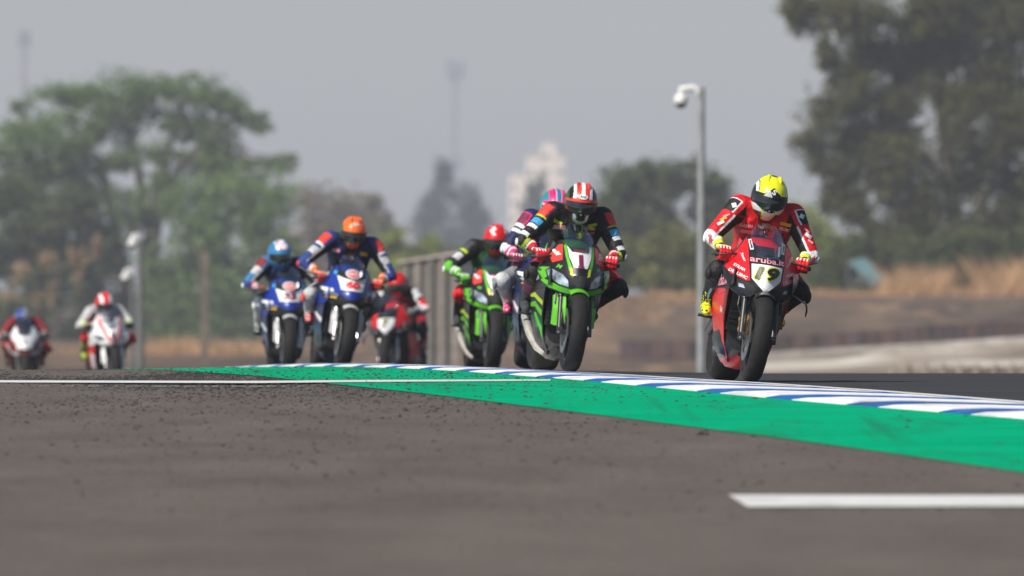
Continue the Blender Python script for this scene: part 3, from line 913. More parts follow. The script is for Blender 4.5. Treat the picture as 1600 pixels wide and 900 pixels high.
def bmw():
    d = dict(style='b', guard='carbon', flap='white', flapdim=(.10, .150, .36, .52), exhaust=False, wing=False, goldfork=True)
    d['col'] = dict(tank='white', tail='red', nose='white', belly='red', inner='red')
    d['nose_base'] = [(0, .60), (.05, .585), (.14, .59), (.215, .63), (.262, .70), (.272, .745), (.255, .81), (.205, .885), (.150, .955), (.125, .972), (.106, .94), (.088, .895), (0, .88)]
    d['nose_patches'] = [
        ('red_stripe', [(.118, .95), (.146, .94), (.150, .86), (.110, .76), (.066, .65), (.03, .615), (.03, .66), (.075, .76), (.112, .86)], 'red', .005, True),
        ('lamp', [(.105, .665), (.125, .70), (.205, .735), (.232, .71), (.20, .67), (.13, .648)], mat('lamp_blue', (.03, .06, .10), rough=.12, coat=.8, var=.5), .005, True),
        ('air_intake', [(-.036, .752), (.036, .752), (.022, .68), (.014, .62), (-.014, .62), (-.022, .68)], M_RAD, .005, False),
        ('plate_mark', [(-.06, .845), (-.02, .872), (.04, .862), (.062, .838), (.03, .80), (-.035, .79)], 'grey', .006, False)]
    d['nose_text'] = []
    low = [(.235, .60), (.285, .50), (.36, .39), (.43, .27), (.50, .165), (.60, .115), (.95, .115), (1.0, .17), (.90, .30), (.84, .45), (.80, .58)]
    up = [(.09, .64), (.235, .602), (.80, .582), (.80, .70), (.62, .80), (.34, .80), (.14, .74)]
    d['side_patches'] = [('lower_panel', low, 'red', 0), ('upper_panel', up, 'white', 0), ('white_flash', [(.33, .45), (.52, .50), (.70, .30), (.62, .18), (.52, .20)], 'white', .003), ('blue_flash', [(.72, .55), (.80, .55), (.84, .42), (.76, .34)], 'navy', .003)]
    return d

def redwhite():
    d = duc('', 'black', 'yellow', False)
    d['guard'] = 'darkred'; d['wing'] = False
    d['col'] = dict(tank='darkred', tail='darkred', nose='white', belly='darkred', inner='darkred')
    d['nose_patches'] = [
        ('side_panel', [(.258, .752), (.228, .805), (.205, .845), (.17, .78), (.12, .69), (.10, .64), (.13, .60), (.215, .64)], 'darkred', .004, True),
        ('lamp', [(.10, .70), (.12, .74), (.17, .78), (.15, .73)], M_LENS, .006, True),
        ('chin', [(-.09, .66), (0, .645), (.09, .66), (.10, .60), (.0, .59), (-.10, .60)], 'black', .005, False),
        ('plate_mark', [(-.045, .785), (0, .80), (.04, .775), (.02, .74), (-.03, .735)], 'grey', .006, False)]
    d['nose_text'] = []
    d['side_patches'] = [('lower_panel', d['side_patches'][0][1], 'darkred', 0), ('upper_panel', d['side_patches'][1][1], 'black', 0)]
    d['side_text'] = []
    return d

# ------------------------------------------------------------------ riders
def capsule(mb, p0, r0, p1, r1, seg=14):
    p0 = Vector(p0); p1 = Vector(p1)
    d = p1 - p0; L = max(d.length, 1e-6); d = d / L
    up = Vector((0, 0, 1)) if abs(d.z) < .9 else Vector((1, 0, 0))
    a = d.cross(up).normalized(); b = a.cross(d)
    rings = []
    for k in range(1, 5):
        t = math.pi / 2 * k / 5
        rings.append((p0 - d * r0 * math.cos(t), r0 * math.sin(t)))
    rings.append((p0, r0)); rings.append((p1, r1))
    for k in range(4, 0, -1):
        t = math.pi / 2 * k / 5
        rings.append((p1 + d * r1 * math.cos(t), r1 * math.sin(t)))
    vs = [p0 - d * r0]
    for c, r in rings:
        for k in range(seg):
            q = 2 * math.pi * k / seg
            vs.append(c + (a * math.cos(q) + b * math.sin(q)) * r)
    vs.append(p1 + d * r1)
    fs = []
    n = len(rings)
    for k in range(seg):
        fs.append((0, 1 + (k + 1) % seg, 1 + k))
        for i in range(n - 1):
            fs.append((1 + i * seg + k, 1 + i * seg + (k + 1) % seg, 1 + (i + 1) * seg + (k + 1) % seg, 1 + (i + 1) * seg + k))
        fs.append((len(vs) - 1, 1 + (n - 1) * seg + k, 1 + (n - 1) * seg + (k + 1) % seg))
    mb.add(vs, fs)

def remeshed(mb, name, voxel, smooth=6):
    me = bpy.data.meshes.new(name)
    me.from_pydata(mb.v, [], mb.f)
    bm = bmesh.new(); bm.from_mesh(me); bmesh.ops.recalc_face_normals(bm, faces=bm.faces); bm.to_mesh(me); bm.free()
    ob = bpy.data.objects.new(name, me); COL.objects.link(ob)
    m = ob.modifiers.new('r', 'REMESH'); m.mode = 'VOXEL'; m.voxel_size = voxel; m.use_smooth_shade = True
    if smooth:
        s = ob.modifiers.new('s', 'SMOOTH'); s.factor = .5; s.iterations = smooth
    dg = bpy.context.evaluated_depsgraph_get()
    out = bpy.data.meshes.new_from_object(ob.evaluated_get(dg))
    bpy.data.objects.remove(ob); bpy.data.meshes.remove(me)
    out.name = name; out.shade_smooth()
    return out

def glove_mesh(s):
    """gloved fist closed on the grip; grip axis is x, wrist to the back (+y)"""
    mb = MB()
    for i in range(4):
        x = (i - 1.5) * .0225
        ln = (.94, 1.0, .97, .86)[i if s > 0 else i]
        k = (x, -.010, .046); p = (x, -.046 * ln, .024); q = (x * .97, -.043 * ln, -.016); t = (x * .95, -.010, -.034)
        w = (x * .72, .088, .026)
        capsule(mb, w, .019, k, .0165, 10); capsule(mb, k, .0155, p, .0125, 10); capsule(mb, p, .0125, q, .0115, 10); capsule(mb, q, .0115, t, .0105, 10)
    ix = -s * .040                                   # thumb on the side towards the bike
    capsule(mb, (ix * .6, .075, .016), .020, (ix * 1.15, .036, -.004), .0165, 10)
    capsule(mb, (ix * 1.15, .036, -.004), .0165, (ix * 1.05, .004, -.034), .0135, 10)
    capsule(mb, (ix * 1.05, .004, -.034), .0135, (ix * .5, -.028, -.036), .0115, 10)
    capsule(mb, (0, .085, .026), .031, (0, .125, .030), .038, 12)
    capsule(mb, (0, .125, .030), .038, (0, .175, .036), .047, 12)
    return remeshed(mb, 'glove', .0052, 3)

GLOVES = {}
def helmet_shape(u):
    """unit direction -> helmet surface (front is -y)"""
    x, y, z = u
    px = .124 * x; py = .168 * y; pz = .152 * z
    if z < 0:
        t = -z
        px *= 1 - .22 * t * t
        if y < 0: py *= 1 + .10 * math.sin(min(t, 1) * math.pi) - .10 * t * t        # chin bar juts out
        else: py *= 1 - .18 * t
        pz *= 1.06 if y < 0 else 1.0
        pz = max(pz, -.132 - .024 * sstep(.1, -.5, y) if False else (-.156 if y < -.25 else -.132 - .024 * min(1, max(0, (-y + .1) / .35))))
    else:
        if y > 0: py *= 1 + .05 * math.sin(z * math.pi)
    return Vector((px, py, pz))

def in_visor(x, y, z):
    if y > -.18: return False
    lo = -.54 + .40 * (abs(x)) ** 1.7
    hi = .13 - .04 * abs(x) ** 2
    return lo < z < hi and abs(x) < .93

def make_helmet(parent, scheme, cols, c, pitch, yaw=0.0, roll=0.0):
    """scheme(x, y, z) -> index into cols"""
    NU, NV = 132, 84
    vs = []; dirs = []
    for i in range(NV + 1):
        t = math.pi * i / NV
        for k in range(NU):
            p = 2 * math.pi * k / NU
            u = (math.sin(t) * math.sin(p), -math.sin(t) * math.cos(p), math.cos(t))
            dirs.append(u); vs.append(helmet_shape(u))
    fs = []; mi = []; vf = []
    for i in range(NV):
        for k in range(NU):
            k2 = (k + 1) % NU
            f = (i * NU + k, (i + 1) * NU + k, (i + 1) * NU + k2, i * NU + k2)
            m = [sum(dirs[j][a] for j in f) / 4 for a in range(3)]
            if in_visor(*m): vf.append(f)
            fs.append(f); mi.append(scheme(*m))
    rot = Matrix.Rotation(R(yaw), 3, 'Z') @ Matrix.Rotation(R(pitch), 3, 'X') @ Matrix.Rotation(R(roll), 3, 'Y')
    C_ = Vector(c)
    me = bpy.data.meshes.new('helmet')
    me.from_pydata([tuple(rot @ v + C_) for v in vs], [], fs)
    me.polygons.foreach_set('material_index', mi); me.shade_smooth(); me.update()
    h = link('helmet', me, parent, [])
    for k in cols: me.materials.append(paint(k))
    # visor: the same surface lifted off the shell, with its own rim
    used = sorted({j for f in vf for j in f}); ix = {j: i for i, j in enumerate(used)}
    outer = [rot @ (vs[j] * 1.028 + Vector((0, -.002, 0))) + C_ for j in used]
    inner = [rot @ (vs[j] * 1.004) + C_ for j in used]
    n = len(used); F = [tuple(ix[j] for j in f) for f in vf]
    ed = {}
    for f in F:
        for i in range(4): ed[(f[i], f[(i + 1) % 4])] = 1
    allf = F + [tuple(i + n for i in reversed(f)) for f in F] + [(b, a, a + n, b + n) for (a, b) in ed if (b, a) not in ed]
    mv = bpy.data.meshes.new('visor'); mv.from_pydata([tuple(v) for v in outer + inner], [], allf); mv.shade_smooth(); mv.set_sharp_from_angle(angle=R(50)); mv.update()
    link('visor', mv, h, [M_VISOR])
    # vents and the spoiler lip
    def P(x, y, z, k=1.0):
        L = math.sqrt(x * x + y * y + z * z); return rot @ (helmet_shape((x / L, y / L, z / L)) * k) + C_
    for s in (-1, 1):
        mb = MB(); pts = [P(s * .34, -.55, .75, 1.01), P(s * .32, -.30, .92, 1.03), P(s * .30, -.02, .98, 1.015)]
        mb.tube(pts, [.005, .012, .006], 8); mb.build('vent', paint(cols[0]), h)
    mb = MB(); mb.tube([P(-.10, -.94, -.50, 1.0), P(0, -.95, -.52, 1.02), P(.10, -.94, -.50, 1.0)], [.006, .011, .006], 8); mb.build('chin_vent', M_BLACKM, h)
    mb = MB(); mb.tube([P(-.55, .62, .55, 1.0), P(-.3, .80, .62, 1.06), P(0, .86, .62, 1.09), P(.3, .80, .62, 1.06), P(.55, .62, .55, 1.0)], [.006, .013, .016, .013, .006], 8); mb.build('spoiler', paint(cols[0]), h)
    return h, P

POSE = dict(hip=(.05, .96, .87), hiphw=.085, chest=(.01, .67, 1.095), shw=.185, shz=1.165, shy=.61, head=(.0, .50, 1.25), hpitch=12, hyaw=0, hroll=0,
            elL=(.345, .48, .905), elR=(-.350, .48, .93), knL=(.315, .56, .665), knR=(-.255, .60, .72), ftL=(.235, .96, .43), ftR=(-.235, .96, .43))

def rider(cfg, bike_root):
    p = dict(POSE); p.update(cfg.get('pose', {}))
    seat = Vector((0.0, .95, .855))
    M = Matrix.Translation(bike_root.location) @ bike_root.rotation_euler.to_matrix().to_4x4()
    root = empty('person', M @ seat, bike_root.rotation_euler)
    tag(root, cfg['label'], 'person', 'riders on the race motorcycles')
    S = lambda q: Vector(q) - seat
    seg = {}
    def sg(name, a, ra, b, rb):
        seg[name] = (S(a), ra, S(b), rb)
    hip = Vector(p['hip']); ch = Vector(p['chest']); hd = Vector(p['head'])
    grip = {1: Vector((.272, .318, .826)), -1: Vector((-.272, .318, .826))}
    sh = {s: Vector((ch.x + s * p['shw'], p['shy'], p['shz'])) for s in (1, -1)}
    el = {1: Vector(p['elL']), -1: Vector(p['elR'])}
    kn = {1: Vector(p['knL']), -1: Vector(p['knR'])}
    ft = {1: Vector(p['ftL']), -1: Vector(p['ftR'])}
    mb = MB()
    mid = (hip + ch) / 2 + Vector((0, .02, .03))
    for s in (1, -1):
        o = Vector((s, 0, 0))
        sg('pelvis%d' % s, hip + o * .07, .115, mid + o * .075, .105)
        sg('chest%d' % s, mid + o * .080, .112, ch + o * .090, .127)
        sg('collar%d' % s, ch + o * .06 + Vector((0, -.01, .04)), .100, sh[s], .084)
        sg('shoulder%d' % s, sh[s], .086, sh[s].lerp(el[s], .25), .077)
        sg('uarm%d' % s, sh[s].lerp(el[s], .22), .074, el[s], .055)
        wr = grip[s] + Vector((0, .12, .032))
        wr = wr.lerp(el[s], .25)
        sg('farm%d' % s, el[s], .056, wr, .042)
        hp = hip + o * p['hiphw'] + Vector((0, -.02, -.02))
        sg('thigh%d' % s, hp, .098, kn[s], .070)
        an = ft[s] + Vector((0, .03, .075))
        sg('knee%d' % s, kn[s], .072, kn[s].lerp(an, .22), .066)
        sg('shin%d' % s, kn[s].lerp(an, .15), .066, an, .045)
        sg('boot%d' % s, kn[s].lerp(an, .60), .058, an, .050)
        sg('foot%d' % s, an + Vector((0, .02, -.03)), .045, ft[s] + Vector((s * .02, -.14, .01)), .036)
    sg('neck', ch + Vector((0, -.02, .06)), .075, hd + Vector((0, .03, -.04)), .062)
    sg('hump', ch + Vector((0, .10, .10)), .075, ch + Vector((0, -.02, .145)), .066)
    for k, (a, ra, b, rb) in seg.items():
        capsule(mb, a, ra, b, rb, 16)
    me = remeshed(mb, 'body', cfg.get('voxel', .010), int(9 * (.0125 / cfg.get('voxel', .010)) ** 2))
    # colours by where on the body a face lies
    names = list(seg.keys())
    A = np.array([tuple(seg[k][0]) for k in names]); B = np.array([tuple(seg[k][2]) for k in names])
    RA = np.array([seg[k][1] for k in names]); RB = np.array([seg[k][3] for k in names])
    n = len(me.polygons)
    cen = np.zeros(n * 3); me.polygons.foreach_get('center', cen); cen = cen.reshape(-1, 3)
    AB = B - A; L2 = (AB ** 2).sum(1)
    T = np.clip(((cen[:, None, :] - A[None]) * AB[None]).sum(2) / L2[None], 0, 1)
    near = A[None] + T[..., None] * AB[None]
    D = np.linalg.norm(cen[:, None, :] - near, axis=2) - (RA[None] + (RB - RA)[None] * T)
    best = D.argmin(1)
    pal = cfg['pal']; idx = {c: i for i, c in enumerate(pal)}
    mi = np.zeros(n, int)
    fn = cfg['suit']
    for i in range(n):
        k = names[best[i]]; s = -1 if k.endswith('-1') else 1
        base = k[:-2] if k.endswith('-1') else (k[:-1] if k[-1] == '1' else k)
        t = T[i, best[i]]; off = cen[i] - near[i, best[i]]
        off = off / (np.linalg.norm(off) + 1e-9)
        w = cen[i] + np.array(seat)
        mi[i] = idx[fn(base, s, t, off, w)]
    me.polygons.foreach_set('material_index', mi)
    body = link('body', me, root, [])
    for c in pal: me.materials.append(leather(c))
    bvh = BVHTree.FromPolygons([tuple(v.co) for v in me.vertices], [tuple(q.vertices) for q in me.polygons])
    # gloves
    for s in (1, -1):
        if s not in GLOVES: GLOVES[s] = glove_mesh(s)
        g = GLOVES[s].copy()
        ctr = S(grip[s]); d = (seg['farm%d' % s][0] - ctr)
        rz = math.atan2(-d.x, d.y) * .55
        rx = math.atan2(d.z, math.hypot(d.x, d.y)) * .55
        rot = Matrix.Rotation(rz, 4, 'Z') @ Matrix.Rotation(rx, 4, 'X')
        gc = cfg['glove']
        pv = np.zeros(len(g.polygons) * 3); g.polygons.foreach_get('center', pv); pv = pv.reshape(-1, 3)
        gi = []
        for (x, y, z) in pv:
            if y > .115: gi.append(2 if .126 < y < .146 else 0)
            elif .060 < y < .082 and z > .02: gi.append(3)
            elif y < .004 and z > .028 and math.sin(x * 280) > .1 and -.028 < y: gi.append(2)
            elif y < -.006: gi.append(1)
            elif y < -.022 and z < .03: gi.append(1)
            elif abs(y - .05) < .012 and z > .03: gi.append(2)
            else: gi.append(0 if z > .012 else 1)
        g.polygons.foreach_set('material_index', gi)
        g.transform(Matrix.Translation(ctr) @ rot); g.update()
        go = link('glove', g, root, [])
        for c in tuple(gc) + ('black',): g.materials.append(leather(c))
    # knee and elbow sliders
    for s in (1, -1):
        kk = S(kn[s]); mb = MB(); mb.ball(kk + Vector((s * .058, -.012, -.03)), (.024, .042, .046), 14, 8)
        mb.build('knee_slider', leather(cfg.get('slider', 'black')), root)
        ee = S(el[s]); mb = MB(); mb.ball(ee + Vector((s * .040, -.01, -.012)), (.016, .028, .032), 12, 8)
        mb.build('elbow_slider', leather(cfg.get('elbow', 'white')), root)
    # helmet
    h, P = make_helmet(root, cfg['helmet'], cfg['hcols'], S(hd), p['hpitch'], p['hyaw'], p['hroll'])
    for (txt, u, hgt, wid, m, ang) in cfg.get('htext', []):
        c0 = P(*u, 1.0)
        def f(a, b, u=u):
            L = math.sqrt(sum(q * q for q in u)); d = Vector(u) / L
            ex = Vector((1, 0, 0)); ex = (ex - d * ex.dot(d)).normalized(); ez = ex.cross(d) * 1.0
            if ez.z < 0: ez = -ez
            q = d + ex * a / .14 + ez * b / .15
            return P(q.x, q.y, q.z, 1.03)
        if txt == '#oval':
            me = patch_mesh('badge', [(math.cos(a * math.pi / 10) * wid, math.sin(a * math.pi / 10) * hgt) for a in range(20)], f, .012, .002)
            link('badge', me, h, [paint(m)])
        elif txt == '#poly':
            me = patch_mesh('badge', wid, f, .012, .002); link('badge', me, h, [paint(m)])
        else:
            decal('lettering', txt, (0, 0), hgt, f, sticker(m), h, R(ang), wid, .03)
    # lettering and patches pressed onto the suit, seen from the front
    for (txt, x, z, hgt, wid, m, ang) in cfg.get('btext', []):
        def f(a, b):
            hit = bvh.ray_cast(Vector((a - seat.x, -1.6 - seat.y, b - seat.z)), Vector((0, 1, 0)))
            if hit[0] is None: return Vector((a - seat.x, ch.y - seat.y, b - seat.z))
            return hit[0] + hit[1] * .004
        if txt == '#':
            me = patch_mesh('suit_patch', [(x + (-wid / 2 if k in (0, 3) else wid / 2) * math.cos(R(ang)) - (-hgt / 2 if k < 2 else hgt / 2) * math.sin(R(ang)), z + (-wid / 2 if k in (0, 3) else wid / 2) * math.sin(R(ang)) + (-hgt / 2 if k < 2 else hgt / 2) * math.cos(R(ang))) for k in range(4)], f, .016, .003)
            link('suit_patch', me, root, [leather(m)])
        else:
            decal('lettering', txt, (x, z), hgt, f, sticker(m), root, R(ang), wid, .03)
    return root

def suit(d):
    """d: colour per region; split of the sleeve into outer / stripe / inner"""
    def f(base, s, t, off, w):
        out = off[0] * s * .75 + off[2] * .66 - off[1] * .15
        if base in ('collar',):
            return d['collar']
        if base == 'shoulder':
            if out > .45 and .1 < t: return d['cup']
            if out > .30 and .0 < t: return d['cupedge']
            return d['uarm'] if out > -.1 else d['inner']
        if base == 'uarm':
            for (a, b, c) in d.get('bands', ()):
                if a < t < b and out > .15: return c
            if out > .12: return d['uarm']
            if out > -.12: return d['stripe']
            return d['inner']
        if base == 'farm':
            for (a, b, c) in d.get('fbands', ()):
                if a < t < b and out > .1: return c
            if out > .05: return d['farm']
            if out > -.12: return d['stripe2']
            return d['inner']
        if base in ('chest', 'pelvis', 'neck'):
            if abs(w[0]) < .045 and base == 'chest': return d['mid']
            return d['chest'] if base != 'pelvis' else d['torso']
        if base == 'hump': return d['hump']
        if base == 'thigh':
            if off[0] * s > .35: return d['thigh']
            return d['thigh2']
        if base == 'knee': return d['knee']
        if base == 'shin': return d['shin']
        if base == 'boot': return d['boot'] if math.sin(w[0] * 150) * math.sin(w[1] * 140 + 1) * math.sin(w[2] * 160) < .25 else d['boot2']
        if base == 'foot': return d['foot'] if math.sin(w[0] * 150) * math.sin(w[1] * 140 + 1) * math.sin(w[2] * 160) < .30 else d['boot']
        return d['torso']
    return f

# ------------------------------------------------------------------ helmet paint
def h_yellow(x, y, z):
    a = abs(x)
    if z < -.30:
        e = .20 + .36 * (z + 1)
        if y < -.2 and a < e: return 2
        if y < -.2 and a < e + .09: return 0
        return 1 if z < -.6 else 2
    if y < -.1 and z < .15 + .40 * (1 - a / .56) and a < .56 and z > 0: return 1
    if y < -.1 and z < .22: return 1
    if z > .965 and a < .18: return 1
    if a > .88: return 1
    if a > .76: return 2 if y < .2 else 1
    if a > .72: return 1 if z < .8 else 0
    if y > .55: return 3
    return 0
def h_champ(x, y, z):
    a = abs(x)
    if z < -.30:
        if y < -.6 and a < .30: return 2
        if y < -.3 and a < .5: return 1
        return 2
    if y < -.3 and z < .30 - .1 * a: return 0
    if a < .11: return 1
    if a < .40: return 0
    if a < .56 + .2 * max(0, .5 - z): return 1
    if a < .80: return 2
    return 3
def h_pink(x, y, z):
    a = abs(x)
    if z < -.05: return 3
    if y < -.3 and z < .24: return 1
    if y < -.3 and z < .46 - .1 * a: return 0
    if a < .13: return 2
    if a < .20: return 1
    if a < .60: return 0
    return 3
def h_redwhite(x, y, z):
    q = math.sin(x * 7 + 3 * z + 1) + .7 * math.sin(y * 9 - 4 * x) + .6 * math.sin(z * 17 + x * 12 + 5 * y) - .35
    if z < -.25: return 0 if y < -.4 and abs(x) < .5 else 2
    if y < -.2 and z < .38: return 0
    return 1 if q > .15 and abs(x) < .75 else (0 if abs(x) < .8 else 2)
def h_orange(x, y, z):
    a = abs(x)
    if z < -.28: return 0 if (y < -.4 and a < .45) else 1
    if ((a - .30) / .09) ** 2 + ((y + .38) / .30) ** 2 < 1 and z > .4: return 1
    if a > .84: return 2
    return 0
def h_blue(x, y, z):
    if z < -.35: return 0
    if y < -.1 and z > .45 and abs(x) < .48: return 1 if math.sin(x * 14) * math.sin(z * 15) > -.2 else 2
    return 0
def h_red(x, y, z):
    a = abs(x)
    if z < -.25: return 1 if a < .6 else 2
    if a < .30: return 0
    if a < .62: return 1
    return 0
def h_plain(x, y, z):
    if z > -.1 and y < .2 and -.75 < x < .05: return 1
    if z < -.2: return 2
    return 0

LOW = dict(hip=(.02, 1.0, .87), chest=(.0, .74, 1.0), shz=1.02, shy=.66, head=(.0, .53, 1.09), hpitch=4, elL=(.325, .53, .85), elR=(-.325, .53, .85), shw=.18)

SUIT_RED = dict(collar='red', cup='black', cupedge='white', uarm='red', stripe='white', inner='black', farm='white', stripe2='red', chest='red', torso='red', mid='darkred', hump='red',
                thigh='red', thigh2='darkred', knee='black', shin='black', boot='black', boot2='yellow', foot='yellow', bands=((.93, 1.1, 'white'),))
SUIT_GRN = dict(collar='black', cup='coral', cupedge='plum', uarm='black', stripe='black', inner='black', farm='black', stripe2='lime', chest='black', torso='black', mid='dgrey', hump='dgrey',
                thigh='red', thigh2='red', knee='black', shin='plum', boot='dgrey', boot2='black', foot='dgrey', bands=((.0, .20, 'lime'), (.27, .46, 'sky'), (.5, .62, 'white'), (.82, .95, 'white')), fbands=((.2, .45, 'lime'), (.5, .62, 'white')))
SUIT_NAVY = dict(collar='navy', cup='plum', cupedge='pink', uarm='navy', stripe='navy', inner='black', farm='white', stripe2='pink', chest='navy', torso='navy', mid='black', hump='navy',
                 thigh='navy', thigh2='grey', knee='silver', shin='silver', boot='white', boot2='pink', foot='pink', bands=((.15, .28, 'white'), (.36, .48, 'white'), (.88, 1.1, 'black')), fbands=((.35, .6, 'pink'), (.8, 1.1, 'plum')))
SUIT_GRN2 = dict(SUIT_GRN, cup='dgrey', cupedge='black', uarm='black', bands=((.05, .25, 'lime'), (.35, .65, 'silver'), (.85, 1.1, 'green')), farm='green', fbands=((.3, .5, 'white'),), chest='dgreen', knee='red', shin='black', thigh='black', thigh2='black')
SUIT_BLUE = dict(collar='navy', cup='coral', cupedge='coral', uarm='navyb', stripe='silver', inner='black', farm='navyb', stripe2='silver', chest='navy', torso='navy', mid='black', hump='navy',
                 thigh='silver', thigh2='grey', knee='silver', shin='silver', boot='white', boot2='navy', foot='coral', bands=((.05, .22, 'white'), (.34, .62, 'silver'),), fbands=((.55, .7, 'white'), (.7, 1.1, 'coral')))
SUIT_BLUE2 = dict(SUIT_BLUE, cup='darkred', cupedge='darkred', uarm='cyanblue', bands=((.15, .55, 'silver'),), knee='white', shin='white', thigh='white', foot='dgrey', fbands=((.5, .75, 'coral'), (.75, 1.1, 'silver')))
SUIT_WHT = dict(collar='silver', cup='silver', cupedge='silver', uarm='silver', stripe='white', inner='dgrey', farm='silver', stripe2='white', chest='silver', torso='white', mid='coral', hump='silver',
                thigh='red', thigh2='red', knee='red', shin='lime', boot='navy', boot2='lime', foot='lime', fbands=((.6, 1.1, 'cream'),))
SUIT_DRED = dict(SUIT_RED, cup='darkred', cupedge='darkred', uarm='darkred', stripe='darkred', farm='darkred', chest='darkred', torso='darkred', collar='darkred', hump='darkred', thigh='darkred', thigh2='darkred', knee='coral', shin='darkred', boot='dgrey', boot2='black', foot='dgrey', bands=(), stripe2='black')
SUIT_RED2 = dict(SUIT_RED, uarm='black', cup='silver', collar='black', chest='darkred', bands=((.1, .3, 'white'), (.5, 1.1, 'red')), boot='coral', foot='grey', boot2='grey', hump='black')

def pal_of(d):
    s = set()
    for k, v in d.items():
        if isinstance(v, str): s.add(v)
        else:
            for b in v: s.add(b[2])
    return sorted(s)

def place(px, s):
    Y = FPX / s
    return ((px - 800) / s, Y)

